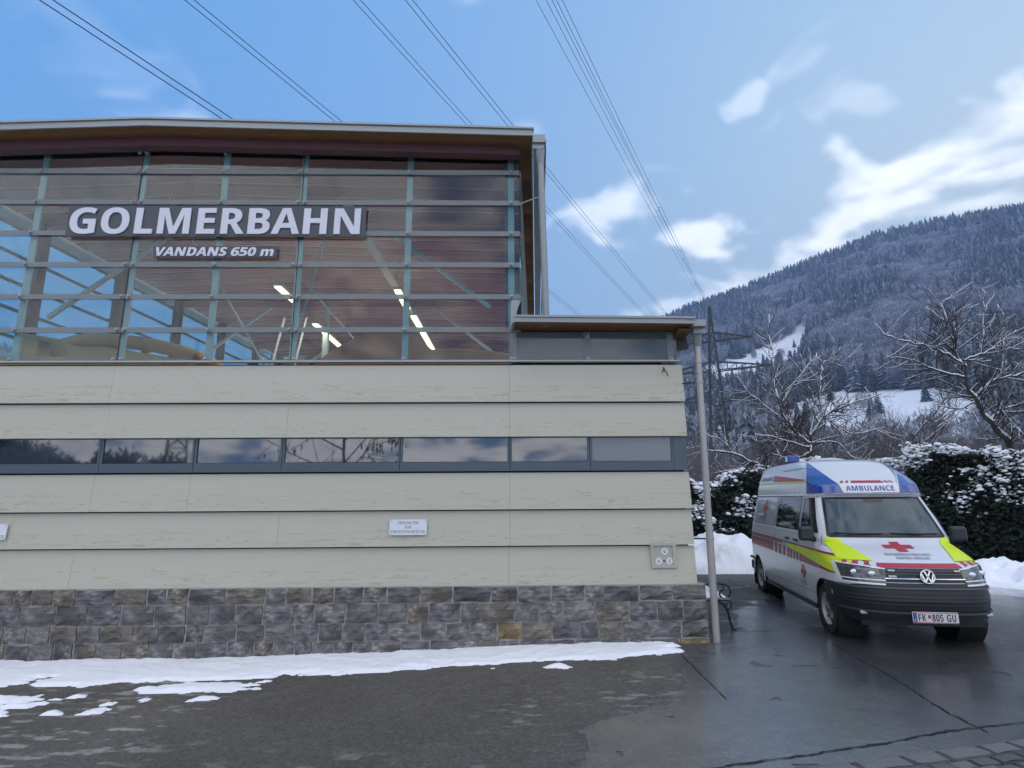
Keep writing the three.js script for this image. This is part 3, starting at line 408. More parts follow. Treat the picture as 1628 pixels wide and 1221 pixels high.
  const dp = mesh('downpipe', [cyl(.052, .052, V(2.775, -.02, .10), V(2.775, 1.5, .12), 18), cyl(.047, .047, V(2.775, 1.5, .12), V(2.77, 4.2, .17), 18), cyl(.062, .062, V(2.775, 1.50, .12), V(2.775, 1.54, .12), 18), cyl(.06, .06, V(2.775, 1.36, .12), V(2.775, 1.385, .12), 18), cyl(.058, .058, V(2.77, 3.60, .16), V(2.77, 3.63, .16), 18), cyl(.058, .058, V(2.77, 3.74, .16), V(2.77, 3.76, .16), 18), cyl(.058, .058, V(2.77, 3.9, .165), V(2.77, 3.92, .165), 18)], std([.42, .40, .375], .40, { metalness: .4 }), lr);
  mesh('pipe_clamp', [bar(V(2.5, 1.37, .02), V(2.73, 1.37, .11), .014), bar(V(2.5, 3.61, .05), V(2.73, 3.61, .15), .014)], dark, lr);
}
// ---------- lettering on the hall ----------
function flatText(f, s, size, depth) { const shapes = f.generateShapes(s, size), g = depth ? new THREE.ExtrudeGeometry(shapes, { depth, bevelEnabled: true, bevelSize: .004, bevelThickness: .003, bevelSegments: 1, curveSegments: 6 }) : new THREE.ShapeGeometry(shapes, 6); return g; }
const signPanel = std([.072, .075, .088], .45), letterMat = std([.72, .72, .78], .5);
function letterSign(name, label, txt, X0, X1, Yb, capH, px0, px1, py0, py1, depth, slant) {
  const p0 = toW(0, 0, 0), o = thing(name, label, 'sign', undefined, [BX, 0, BZ], BA);
  mesh('backing_panel', rbx(px1 - px0, py1 - py0, .014, .004, (px0 + px1) / 2, (py0 + py1) / 2, .078), signPanel, o);
  const size = capH / CAP, w = textWidth(font, txt, size), sx = (X1 - X0) / w; let x = X0;
  for (const c of txt) { const cw = textWidth(font, c, size) * sx; if (c !== ' ') { const g = flatText(font, c, size, depth); g.scale(sx, 1, 1); g.applyMatrix4(new THREE.Matrix4().makeShear(0, 0, slant, 0, 0, 0)); g.translate(x, Yb, .093); mesh('letter', g, letterMat, o); } x += cw; }
  return o;
}
letterSign('name_sign', 'large dark sign panel with pale letters GOLMERBAHN on the glass hall', 'GOLMERBAHN', -6.86, -2.30, 5.985, .425, -6.88, -2.27, 5.945, 6.46, .012, .02);
letterSign('height_sign', 'small dark sign with pale text VANDANS 650 m under the large letters', 'VANDANS 650 m', -5.48, -3.66, 5.625, .135, -5.50, -3.62, 5.595, 5.79, .005, .2);
// ---------- small fittings on the boards ----------
function noticeTex(lines, w, h) { const c = document.createElement('canvas'); c.width = w; c.height = h; const x = c.getContext('2d'); x.fillStyle = '#dfe3ea'; x.fillRect(0, 0, w, h); x.fillStyle = '#23252c'; x.textAlign = 'center'; x.textBaseline = 'middle'; lines.forEach(([t, y, s, px]) => { x.font = `${s}px sans-serif`; x.fillText(t, px ?? w / 2, y); }); const t = new THREE.CanvasTexture(c); t.colorSpace = THREE.SRGBColorSpace; return t; }
function notice(label, X0, X1, Y0, Y1, lines) {
  const o = thing('notice_sign', label, 'sign', undefined, toW((X0 + X1) / 2, (Y0 + Y1) / 2, .098).toArray(), BA), w = X1 - X0, h = Y1 - Y0; o.rotation.x = -.06;
  mesh('plate', bx(w, h, .006), std([.62, .63, .66], .4), o); const f = mesh('print', new THREE.PlaneGeometry(w - .012, h - .012).translate(0, 0, .0045), std(0xffffff, .4, { map: noticeTex(lines, 512, Math.round(512 * h / w)) }), o);
  mesh('screw', [[-1, 1], [1, 1], [-1, -1], [1, -1]].map(([a, b]) => cyl(.006, .006, V(a * (w / 2 - .02), b * (h / 2 - .02), .003), V(a * (w / 2 - .02), b * (h / 2 - .02), .009), 8)), boltMat, o);
}
notice('white notice plate reading FREIHALTEN FÜR EINSATZFAHRZEUGE on the boards', -1.74, -1.21, 1.445, 1.665, [['FREIHALTEN', 46, 52], ['FÜR', 108, 52], ['EINSATZFAHRZEUGE', 170, 52]]);
notice('white notice plate on the boards below the mirrored forest edge', -7.56, -7.03, 1.42, 1.635, [['FREIHALTEN', 46, 52], ['FÜR', 108, 52], ['EINSATZFAHRZEUGE', 170, 52]]);
{
  const o = thing('service_hatch', 'small cream hatch with three white round stickers low on boards', 'hatch', undefined, toW(2.115, 1.145, .0).toArray(), BA), fm = std([.47, .46, .39], .6);
  mesh('hatch_frame', [bx(.37, .04, .06, 0, .155, .075), bx(.36, .035, .05, 0, -.15, .075), bx(.04, .29, .05, -.16, 0, .0755), bx(.05, .29, .05, .155, 0, .0755)], fm, o); mesh('hatch_door', bx(.28, .27, .02, 0, 0, .07), fm, o);
  [['G', .02, .058], ['U', -.07, -.075], ['C', .085, -.075]].forEach(([t, x, y]) => { const c = document.createElement('canvas'); c.width = c.height = 128; const q = c.getContext('2d'); q.fillStyle = '#e8e8f0'; q.fillRect(0, 0, 128, 128); q.fillStyle = '#3a3a42'; q.font = 'bold 84px sans-serif'; q.textAlign = 'center'; q.textBaseline = 'middle'; q.fillText(t, 64, 68); const tx = new THREE.CanvasTexture(c); tx.colorSpace = THREE.SRGBColorSpace; mesh('sticker', new THREE.CircleGeometry(.046, 24).translate(x, y, .0815), std(0xffffff, .5, { map: tx }), o); });
  mesh('latch', cyl(.014, .014, V(.005, -.072, .075), V(.005, -.072, .088), 10), std([.12, .11, .09], .5, { metalness: .6 }), o);
}
// ---------- hall furnishings ----------
function lamp(label, x0, d0, x1, d1, y) {
  const a = toW(x0, y, -d0), b = toW(x1, y, -d1), mid = a.clone().add(b).multiplyScalar(.5), len = a.distanceTo(b), o = thing('strip_light', label, 'lamp', 'strip lights under the hall ceiling', mid.toArray(), Math.atan2(b.x - a.x, b.z - a.z));
  mesh('lamp_housing', rbx(.20, .07, len, .015, 0, .05, 0), std([.55, .55, .52], .5), o);
  mesh('lamp_tube', rbx(.15, .03, len - .04, .012, 0, .0, 0), new THREE.MeshStandardMaterial({ color: 0xffffff, emissive: 0xffe6b0, emissiveIntensity: 1.2 }), o);
  const L = new THREE.RectAreaLight(0xfff0d8, 27, .15, len - .04); L.position.set(0, -.03, 0); L.rotation.x = -Math.PI / 2; o.add(L);
}
lamp('lit strip light on the long white trough, upper one', -2.52, 4.0, -2.50, 5.35, 6.6); lamp('lit strip light on the long white trough, deeper one', -2.44, 5.9, -2.34, 9.9, 6.6);
lamp('lit strip light beside the brace in the hall, upper one', -5.14, 3.77, -5.12, 4.85, 6.6); lamp('lit strip light deep in the hall beside the pylon reflection', -5.2, 6.6, -5.16, 9.5, 6.6);
{ const o = thing('cable_trough', 'long white trough running back under the hall ceiling', 'trough', undefined, [BX, 0, BZ], BA); mesh('trough', bar(V(-2.70, 6.72, -.4), V(-2.36, 6.72, -10.2), .16, .09), std([.55, .58, .58], .5), o); mesh('hanger', [1, 4, 7, 9.5].map(d => bar(V(-2.69 + d * .034, 6.75, -d), V(-2.69 + d * .034, 7.3, -d), .02)), std([.4, .4, .4], .5), o); }
{ const o = thing('drive_machine', 'rust red curved drive machinery standing in the glazed hall', 'machine', undefined, [BX, 0, BZ], BA), m = std([.72, .27, .13], .55);
  const s = new THREE.Shape(); s.moveTo(-4.3, 3.4); s.lineTo(.0, 3.4); s.lineTo(.0, 4.45); s.quadraticCurveTo(-1.0, 4.62, -1.7, 4.55); s.quadraticCurveTo(-2.2, 5.02, -2.75, 4.98); s.quadraticCurveTo(-3.6, 4.75, -4.3, 4.0); const g = new THREE.ExtrudeGeometry(s, { depth: 1.2, bevelEnabled: true, bevelSize: .05, bevelThickness: .05, bevelSegments: 2, curveSegments: 14 }); g.translate(0.1, .34, -4.2); mesh('housing', g, m, o);
  for (const x of [-3.6, -2.6, -1.4, -.5]) mesh('rib', bx(.08, .9, .05, x, 4.0, -2.9), std([.30, .10, .06], .5), o); mesh('grab_rail', [cyl(.02, .02, V(-3.3, 5.0, -3.0), V(-2.0, 5.08, -3.0), 8), cyl(.02, .02, V(-3.3, 4.6, -3.0), V(-3.3, 5.0, -3.0), 8), cyl(.02, .02, V(-2.0, 4.6, -3.0), V(-2.0, 5.08, -3.0), 8)], std([.5, .2, .12], .4), o); }
{ const o = thing('bull_wheel', 'brown cable wheel and beams beside the glass side wall of the hall', 'machine', undefined, [BX, 0, BZ], BA), m = std([.44, .25, .12], .7);
  mesh('wheel_rim', [new THREE.TorusGeometry(1.5, .13, 10, 48).rotateX(Math.PI / 2 - .12).translate(-7.7, 4.72, -3.6)], m, o); [0, 1, 2, 3, 4, 5].forEach(k => { const a = k * Math.PI / 3; mesh('spoke', bar(V(-7.7, 4.72, -3.6), V(-7.7 + Math.cos(a) * 1.5, 4.72 + Math.sin(a) * .17, -3.6 + Math.sin(a) * 1.48), .12), m, o); });
  for (const g of [bar(V(-9.2, 4.9, -2.2), V(-6.0, 4.35, -2.2), .30, .2), bar(V(-9.2, 4.3, -1.5), V(-6.2, 4.3, -1.5), .22, .22), bx(.3, 1.4, .3, -8.6, 4.1, -1.8)]) mesh('beam', g, std([.50, .31, .16], .7), o); }
// ---------- ambulance ----------
{
  const A = thing('ambulance', 'white ambulance van with yellow and red livery, high roof and blue roof corners', 'ambulance', undefined, [5.36, 0, -7.82], -.16);
  // outline stack: height, front s0, half width, exponent, start of straight side, rear s
  const prof = [[.27, .17, .86, 3, 1.0, 5.36], [.33, .07, .905, 3, 1.0, 5.40], [.45, .02, .935, 3, 1.0, 5.42], [.62, 0, .952, 3, 1.0, 5.43], [.74, .02, .957, 3, 1.0, 5.43], [.80, .05, .957, 3, 1.0, 5.43], [.90, .085, .957, 3, 1.0, 5.43], [1.0, .13, .957, 2.9, 1.0, 5.42], [1.04, .20, .957, 2.8, 1.03, 5.42], [1.10, .34, .955, 2.7, 1.1, 5.41], [1.18, .56, .95, 2.6, 1.25, 5.40], [1.26, .80, .94, 2.7, 1.5, 5.39], [1.33, .95, .93, 3.2, 1.38, 5.38], [1.36, .98, .925, 3.3, 1.40, 5.375], [1.60, 1.15, .88, 3.3, 1.52, 5.32], [1.85, 1.33, .825, 3.3, 1.68, 5.25], [1.94, 1.40, .805, 3.3, 1.74, 5.22], [1.965, 1.385, .808, 3.3, 1.75, 5.22], [1.985, 1.355, .80, 3.3, 1.75, 5.2], [2.12, 1.42, .785, 3.3, 1.80, 5.16], [2.27, 1.63, .755, 3.2, 2.05, 5.10], [2.40, 1.87, .72, 3.1, 2.35, 5.03], [2.50, 2.10, .675, 3, 2.6, 4.96], [2.555, 2.32, .62, 3, 2.8, 4.88], [2.585, 2.62, .50, 3, 3.1, 4.7], [2.60, 3.1, .28, 3, 3.4, 4.4]];
  const at = y => table(prof, y);
  const frontS = (x, y) => { const [s0, hw, n, sc] = at(y), q = clamp(Math.abs(x) / hw, 0, .9999); return sc - (sc - s0) * Math.pow(1 - Math.pow(q, n), 1 / n); };
  const sideX = (s, y) => { const [s0, hw, n, sc, sr] = at(y); if (s >= sc) { const rc = sr - .35; return s > rc ? hw * Math.pow(1 - Math.pow(clamp((s - rc) / .35), 6), 1 / 6) : hw; } return hw * Math.pow(1 - Math.pow(clamp((sc - s) / (sc - s0)), n), 1 / n); };
  const surf = { f: (x, y) => V(x, y, -frontS(x, y)), l: (s, y) => V(-sideX(s, y), y, -s), r: (s, y) => V(sideX(s, y), y, -s), w: (c, y) => { const [s0, hw, n, sc] = at(y), k = Math.sign(c), t = Math.abs(c); if (t > 1) return V(k * hw, y, -(sc + t - 1)); const th = t * Math.PI / 2; return V(k * hw * Math.pow(Math.sin(th), 2 / n), y, -(sc - (sc - s0) * Math.pow(Math.cos(th), 2 / n))); } };
  const out = (k, a, b, off) => { const F = surf[k], e = .004, p = F(a, b), u = F(a + e, b).sub(F(a - e, b)), v = F(a, b + e).sub(F(a, b - e)), n = u.cross(v).normalize(); if (n.dot(V(p.x, p.y > 1.9 ? .4 : 0, p.z + 2.7)) < 0) n.negate(); return p.addScaledVector(n, off); };
  // a patch of the skin between four corners, lying off proud of it
  const patch = (k, c, off, nu = 10, nv = 8, flip) => { const pos = [], uv = [], idx = []; for (let j = 0; j <= nv; j++) for (let i = 0; i <= nu; i++) { const u = i / nu, v = j / nv, a = lerp(lerp(c[0][0], c[1][0], u), lerp(c[3][0], c[2][0], u), v), b = lerp(lerp(c[0][1], c[1][1], u), lerp(c[3][1], c[2][1], u), v), P = out(k, a, b, off); pos.push(P.x, P.y, P.z); uv.push(u, v); if (i && j) { const q = j * (nu + 1) + i, w = q - nu - 1; idx.push(w - 1, w, q - 1, w, q, q - 1); } } const g = new THREE.BufferGeometry(); g.setAttribute('position', new THREE.Float32BufferAttribute(pos, 3)); g.setAttribute('uv', new THREE.Float32BufferAttribute(uv, 2)); g.setIndex(idx); g.computeVertexNormals(); return g; };
  const strip = (k, lo, hi, off, n = 40) => { const pos = [], idx = []; for (let i = 0; i <= n; i++) for (let j = 0; j <= 4; j++) { const t = i / n, A0 = lo(t), B0 = hi(t), P = out(k, lerp(A0[0], B0[0], j / 4), lerp(A0[1], B0[1], j / 4), off); pos.push(P.x, P.y, P.z); if (i && j) { const q = i * 5 + j, w = q - 5; idx.push(w - 1, w, q - 1, w, q, q - 1); } } const g = new THREE.BufferGeometry(); g.setAttribute('position', new THREE.Float32BufferAttribute(pos, 3)); g.setIndex(idx); g.computeVertexNormals(); return g; };
  const poly = pts => t => { const n = pts.length - 1, k = Math.min(n - 1, Math.floor(t * n)), f = t * n - k; return [lerp(pts[k][0], pts[k + 1][0], f), lerp(pts[k][1], pts[k + 1][1], f)]; };
  const decalText = (k, txt, ca, cb, w, h, off, dir = 1, f = font, shear = 0) => { const g = new THREE.ShapeGeometry(f.generateShapes(txt, h / CAP), 5); const W = textWidth(f, txt, h / CAP), p = g.attributes.position; for (let i = 0; i < p.count; i++) { const a = ca + dir * ((p.getX(i) + p.getY(i) * shear) / W - .5) * w, P = out(k, a, cb + p.getY(i) - h / 2, off); p.setXYZ(i, P.x, P.y, P.z); } g.computeVertexNormals(); return g; };
  const paint = phy([.66, .67, .69], .30, { clearcoat: .7, clearcoatRoughness: .12 }), plastic = std([.011, .013, .017], .45), black = std([.008, .008, .009], .4), chrome = std([.75, .76, .78], .14, { metalness: 1 }), glassD = phy([.16, .25, .30], .02, { transmission: .7, thickness: 0, ior: 1.5 }), frit = phy([.006, .006, .007], .06, { ior: 1.5 }), sideGlass = phy([.05, .085, .085], .03, { transmission: .5, thickness: 0, ior: 1.5 });
  const redV = std([.30, .012, .022], .35), redC = std([.45, .03, .055], .35), yel = std([.66, .82, .0], .4), blueL = phy([.012, .055, .30], .1, { clearcoat: 1 }), greyV = std([.20, .22, .28], .5), whiteV = std([.72, .72, .74], .4), blueV = std([.04, .10, .34], .4);
  // shell
  const hubs = [1.0, 4.83], RA = .415, rows = []; { let ys = []; for (let y = .27; y < 1.0; y += .027) ys.push(y); for (let y = 1.0; y < 2.595; y += .024) ys.push(y); ys.push(1.94, 1.965, 1.985, 2.60); ys = [...new Set(ys.map(v => +v.toFixed(3)))].sort((a, b) => a - b); rows.push(...ys); }
  const NF = 72, NS = 150, NR = 20, cols = []; for (let i = 0; i <= NF; i++) cols.push(['f', -1 + 2 * i / NF]); for (let i = 1; i <= NS; i++) cols.push(['s', 1, i / NS]); for (let i = 1; i < NR; i++) cols.push(['b', i / NR]); for (let i = NS; i >= 1; i--) cols.push(['s', -1, i / NS]); cols.push(['f', -1]);
  const nc = cols.length, P = [], inside = [];
  rows.forEach(y => cols.forEach(c => { const [s0, hw, n, sc, sr] = at(y); let p; if (c[0] === 'f') p = surf.w(c[1], y); else if (c[0] === 's') { const s = sc + (sr - .35 - sc) * c[2]; p = V(c[1] * hw, y, -s); } else { const th = (1 - c[1] * 2) * Math.PI / 2, q = Math.sin(th); p = V(hw * Math.sign(q) * Math.pow(Math.abs(q), 1 / 3), y, -(sr - .35 + .35 * Math.pow(Math.cos(th), 1 / 3))); }
    let ins = false; for (const h of hubs) { const ds = -p.z - h, dy = y - .345, d = Math.hypot(ds, dy); if (d < RA && Math.abs(p.x) > .6) { ins = [h, ds, dy, d]; } } P.push(p); inside.push(ins); }));
  const winS = (y, s) => (y > 1.43 && y < 1.90 && s > 1.30 + (y - 1.43) * .55 && s < 1.83 + (y - 1.4) * .0) || (y > 1.43 && y < 1.9 && s > 2.1 && s < 3.22);
  const winF = (x, y, s) => y > 1.385 && y < 1.90 && Math.abs(x) < lerp(.76, .66, (y - 1.38) / .52);
  const id = [], idx = [], pos = []; const used = new Map();
  const vtx = k => { if (!used.has(k)) { let p = P[k]; const q = inside[k]; if (q) { const f = RA / Math.max(q[3], .05); p = V(p.x, .345 + q[2] * f, -(q[0] + q[1] * f)); } used.set(k, pos.length / 3); pos.push(p.x, p.y, p.z); } return used.get(k); };
  for (let r = 0; r < rows.length - 1; r++) for (let c = 0; c < nc - 1; c++) {
    const a = r * nc + c, b = a + 1, d = a + nc, e = d + 1; if (inside[a] && inside[b] && inside[d] && inside[e]) continue;
    const cx = (P[a].x + P[e].x) / 2, cy = (P[a].y + P[e].y) / 2, s = -(P[a].z + P[e].z) / 2;
    if (winF(cx, cy) && s < 1.6 && Math.abs(cx) < .77 && cols[c][0] === 'f' && Math.abs(cols[c][1]) < .78) continue; if (Math.abs(cx) > .78 && winS(cy, s)) continue;
    if (cy < .6 && s < .6) continue;
    idx.push(vtx(a), vtx(b), vtx(d), vtx(b), vtx(e), vtx(d));
  }
  { const top = pos.length / 3; pos.push(0, 2.605, -3.8); const r = rows.length - 1; for (let c = 0; c < nc - 1; c++) idx.push(vtx(r * nc + c), vtx(r * nc + c + 1), top); }
  const body = new THREE.BufferGeometry(); body.setAttribute('position', new THREE.Float32BufferAttribute(pos, 3)); body.setIndex(idx); body.computeVertexNormals(); const bodyM = mesh('body', body, paint, A);
  mesh('underbody', [bx(1.5, .16, 4.9, 0, .34, -2.75), bx(1.86, .05, 2.9, 0, .285, -2.92)], black, A);
  for (const h of hubs) for (const k of [-1, 1]) { const g = new THREE.CylinderGeometry(RA + .005, RA + .005, .34, 30, 1, true, 0, Math.PI * 2); g.rotateZ(Math.PI / 2); g.translate(k * .76, .345, -h); mesh('wheel_well', [g, new THREE.CircleGeometry(RA, 30).rotateY(Math.PI / 2).translate(k * .595, .345, -h)], std([.01, .01, .01], .9, { side: THREE.DoubleSide }), A); if (h > 2) mesh('arch_lip', new THREE.TorusGeometry(RA - .002, .012, 6, 30, Math.PI * 1.05).rotateY(Math.PI / 2).rotateX(.08 * 0).translate(k * (h < 2 ? .945 : .948), .345, -h), paint, bodyM); }
  // glass
  const ws = mesh('windshield', patch('f', [[-.80, 1.365], [.80, 1.365], [.695, 1.925], [-.695, 1.925]], .006, 30, 16), glassD, A);
  mesh('windshield_border', [patch('f', [[-.805, 1.36], [.805, 1.36], [.795, 1.405], [-.795, 1.405]], .009, 30, 2), patch('f', [[-.70, 1.90], [.70, 1.90], [.695, 1.928], [-.695, 1.928]], .009, 30, 2), patch('f', [[-.805, 1.365], [-.765, 1.365], [-.66, 1.925], [-.697, 1.925]], .009, 2, 16), patch('f', [[.765, 1.365], [.805, 1.365], [.697, 1.925], [.66, 1.925]], .009, 2, 16), patch('f', [[-.12, 1.85], [.12, 1.85], [.16, 1.91], [-.16, 1.91]], .0085, 6, 2)], frit, ws);
  for (const [k, nm] of [['l', 'side_window'], ['r', 'side_window']]) {
    const fw = mesh(nm, patch(k, [[1.22, 1.41], [1.90, 1.41], [1.90, 1.915], [1.54, 1.915]], .006, 10, 8), sideGlass, A); mesh('window_border', [patch(k, [[1.20, 1.40], [1.92, 1.40], [1.92, 1.43], [1.22, 1.43]], .009), patch(k, [[1.84, 1.42], [1.92, 1.42], [1.92, 1.92], [1.84, 1.92]], .009), patch(k, [[1.20, 1.40], [1.31, 1.40], [1.60, 1.92], [1.53, 1.92]], .009), patch(k, [[1.53, 1.90], [1.92, 1.90], [1.92, 1.925], [1.53, 1.925]], .009)], frit, fw);
    const sw = mesh(nm, patch(k, [[2.03, 1.405], [3.34, 1.405], [3.30, 1.935], [2.03, 1.935]], .006, 10, 8), sideGlass, A); mesh('window_border', [patch(k, [[2.02, 1.395], [3.35, 1.395], [3.35, 1.435], [2.02, 1.435]], .009), patch(k, [[2.02, 1.895], [3.31, 1.895], [3.31, 1.94], [2.02, 1.94]], .009), patch(k, [[2.02, 1.4], [2.11, 1.4], [2.11, 1.94], [2.02, 1.94]], .009), patch(k, [[3.2, 1.4], [3.35, 1.4], [3.31, 1.94], [3.18, 1.94]], .009)], frit, sw);
    mesh('rear_side_panel', patch(k, [[3.42, 1.405], [5.0, 1.405], [4.88, 1.935], [3.40, 1.935]], .007, 12, 8), phy([.42, .44, .47], .25, { clearcoat: .6 }), A);
    mesh('belt_moulding', patch(k, [[3.40, 1.372], [5.12, 1.372], [5.12, 1.398], [3.40, 1.398]], .012, 14, 2), whiteV, A); mesh('belt_moulding', patch(k, [[2.0, 1.36], [3.40, 1.365], [3.40, 1.395], [2.0, 1.39]], .010, 14, 2), whiteV, A);
    // seams, handles
    mesh('door_seam', [patch(k, [[1.955, .34], [1.962, .34], [1.962, 1.95], [1.955, 1.95]], .004, 1, 30), patch(k, [[3.38, .34], [3.386, .34], [3.386, 1.95], [3.38, 1.95]], .004, 1, 30), patch(k, [[1.08, .80], [1.086, .80], [1.13, 1.36], [1.124, 1.36]], .004, 1, 20), patch(k, [[1.42, .32], [1.426, .32], [1.40, .60], [1.394, .60]], .004, 1, 8), patch(k, [[1.95, 1.945], [5.15, 1.955], [5.15, 1.962], [1.95, 1.952]], .006, 40, 1), patch(k, [[2.20, 1.99], [2.206, 1.99], [2.06, 2.38], [2.054, 2.38]], .005, 1, 12), patch(k, [[3.56, 1.99], [3.568, 1.99], [3.36, 2.38], [3.352, 2.38]], .005, 1, 12), patch(k, [[2.12, 2.415], [3.30, 2.415], [3.30, 2.423], [2.12, 2.423]], .005, 20, 1), patch(k, [[1.4, .50], [4.4, .46], [4.4, .466], [1.4, .506]], .004, 30, 1)], black, A);
    for (const s of [2.12, 2.58]) { const q = out(k, s, 1.235, .022); mesh('door_handle', [rbx(.03, .035, .20, .012, q.x, q.y, q.z)], plastic, A); }
    // livery
    const stripe = poly([[5.36, 1.19], [3.61, 1.18], [2.6, 1.165], [1.04, 1.145], [.45, 1.105]]);
    mesh('belt_stripe', strip(k, t => { const p = stripe(t); return [p[0], p[1] - .012]; }, t => { const p = stripe(t); return [p[0], p[1] + .012]; }, .006, 60), redV, A);
    mesh('belt_stripe', strip(k, t => { const p = stripe(t * .42); return [p[0], p[1] - .040]; }, t => { const p = stripe(t * .42); return [p[0], p[1] - .022]; }, .006, 30), redV, A);
    mesh('livery_block', patch(k, [[3.72, .945], [5.33, .96], [5.33, 1.125], [3.70, 1.118]], .006, 24, 4), redV, A);
    const bt = poly([[3.68, 1.125], [2.58, 1.08], [1.89, 1.03], [1.54, .99], [1.10, .95]]), bb = poly([[3.73, .94], [2.63, .915], [1.93, .91], [1.48, .90], [1.12, .89]]);
    for (let i = 0; i < 17; i++) { const t = i / 17 + .006, e = t + .034; mesh('livery_bar', patch(k, [bb(t), bb(e), bt(e), bt(t)], .006, 3, 3), redV, A); }
    mesh('livery_yellow', strip(k, t => { const s = lerp(2.6, .42, t); return [s, s > 1.1 ? bt(clamp((3.68 - s) / 2.58 * 1)) [1] * 0 + table([[1.1, .955], [1.54, .995], [1.89, 1.035], [2.58, 1.085]], s)[0] : table([[.42, .90], [.6, .905], [1.1, .955]], s)[0]]; }, t => { const s = lerp(2.6, .42, t); return [s, table([[.42, 1.085], [1.04, 1.128], [2.6, 1.15]], s)[0]]; }, .0055, 60), yel, A);
    mesh('livery_wedge', patch(k, [[1.09, .90], [.56, .885], [.56, .90], [1.09, .952]], .007, 12, 3), redV, A);
    const cr = (s, y, a, th, sc) => [patch(k, [[s - th * sc, y - a], [s + th * sc, y - a], [s + th * sc, y + a], [s - th * sc, y + a]], .009, 3, 8), patch(k, [[s - a * sc, y - th], [s + a * sc, y - th], [s + a * sc, y + th], [s - a * sc, y + th]], .0095, 8, 3)];
    mesh('red_cross', cr(1.84, .76, .105, .035, 1.15), redC, A); mesh('red_cross', cr(4.22, 1.72, .16, .052, 1.1), redV, A);
    const dir = k === 'l' ? -1 : 1; mesh('livery_text', [decalText(k, 'ÖSTERREICHISCHES', 1.86, .605, .30, .024, .008, dir), decalText(k, 'ROTES KREUZ', 1.86, .57, .22, .024, .008, dir), decalText(k, '15-222', 1.02, 1.24, .20, .04, .008, dir, fontR), decalText(k, 'ÖSTERREICHISCHES', 4.36, 1.535, .5, .04, .010, dir), decalText(k, 'ROTES KREUZ', 4.38, 1.475, .38, .04, .010, dir)], greyV, A);
    mesh('roof_stripe', patch(k, [[1.93, 2.175], [4.85, 2.20], [4.85, 2.235], [1.93, 2.195]], .005, 24, 2), yel, A); mesh('roof_wedge', patch(k, [[1.95, 2.20], [3.86, 2.235], [3.84, 2.36], [1.95, 2.225]], .006, 20, 5), redC, A); mesh('roof_text', decalText(k, 'AMBULANCE', 4.35, 2.30, .85, .075, .006, dir), blueV, A);
  }
  // high roof front
  mesh('roof_lip', patch('f', [[-.80, 1.945], [.80, 1.945], [.80, 1.985], [-.80, 1.985]], .012, 40, 2), paint, A);
  for (const k of [-1, 1]) { const lo = poly([[.206, 1.992], [.242, 2.12], [.33, 2.22], [.455, 2.36], [.60, 2.51]]), hi = poly([[1.04, 1.992], [1.0, 2.12], [.92, 2.22], [.76, 2.36], [.64, 2.51]]);
    const pts = (t, j) => { const a = lo(t), b = hi(t); return [k * lerp(a[0], b[0], j), lerp(a[1], b[1], j)]; }; mesh('blue_lens', strip('w', t => pts(t, 0), t => pts(t, 1), .016, 40), blueL, A); mesh('lens_edge', [strip('w', t => { const p = pts(t, 0); return [p[0] - k * .014, p[1]]; }, t => pts(t, 0), .020, 30)], whiteV, A); }
  mesh('sign_box', patch('f', [[-.40, 1.995], [.40, 1.995], [.42, 2.135], [-.42, 2.135]], .018, 16, 4), whiteV, A); mesh('sign_text', decalText('f', 'AMBULANCE', 0, 2.06, .70, .078, .022), blueV, A);
  mesh('sign_bars', [patch('f', [[-.24, 2.15], [.25, 2.15], [.205, 2.185], [-.215, 2.185]], .010, 8, 2), patch('f', [[-.32, 2.15], [-.285, 2.15], [-.255, 2.185], [-.29, 2.185]], .010, 2, 2), patch('f', [[-.40, 2.15], [-.36, 2.15], [-.33, 2.185], [-.365, 2.185]], .010, 2, 2), patch('f', [[.29, 2.15], [.32, 2.15], [.28, 2.185], [.25, 2.185]], .010, 2, 2), patch('f', [[.36, 2.15], [.39, 2.15], [.35, 2.185], [.32, 2.185]], .010, 2, 2)], redC, A);
  { const b = mesh('beacon', [rbx(.22, .15, .22, .03, -.30, 2.695, -4.1)], blueL, A); mesh('beacon_base', bx(.26, .05, .26, -.30, 2.61, -4.1), plastic, b); mesh('clearance_lamp', rbx(.05, .05, .06, .015, -.68, 2.44, -4.95), redC, A); mesh('antenna_dome', new THREE.SphereGeometry(.32, 20, 8, 0, 6.3, 0, 1.2).scale(1, .25, 1).translate(.1, 2.585, -3.3), paint, A); }
  // bonnet livery
  const hoodCross = (x, y, off) => { const pts = [[-.06, .055], [.06, .055], [.06, .019], [.19, .019], [.19, -.019], [.06, -.019], [.06, -.055], [-.06, -.055], [-.06, -.019], [-.19, -.019], [-.19, .019], [-.06, .019]]; const g = new THREE.ShapeGeometry(new THREE.Shape(pts.map(([a, b]) => new THREE.Vector2(a, b)))), p = g.attributes.position; for (let i = 0; i < p.count; i++) { const q = out('f', x + p.getX(i), y + p.getY(i), off); p.setXYZ(i, q.x, q.y, q.z); } g.computeVertexNormals(); return g; };
  mesh('bonnet_cross', hoodCross(0.0, 1.235, .008), redC, A); mesh('bonnet_text', [decalText('f', 'ÖSTERREICHISCHES', .0, 1.148, .58, .022, .010), decalText('f', 'ROTES KREUZ', .02, 1.110, .42, .022, .010)], greyV, A);
  mesh('bonnet_band', patch('f', [[-.52, 1.005], [.52, 1.005], [.49, 1.055], [-.49, 1.055]], .008, 24, 3), redC, A);
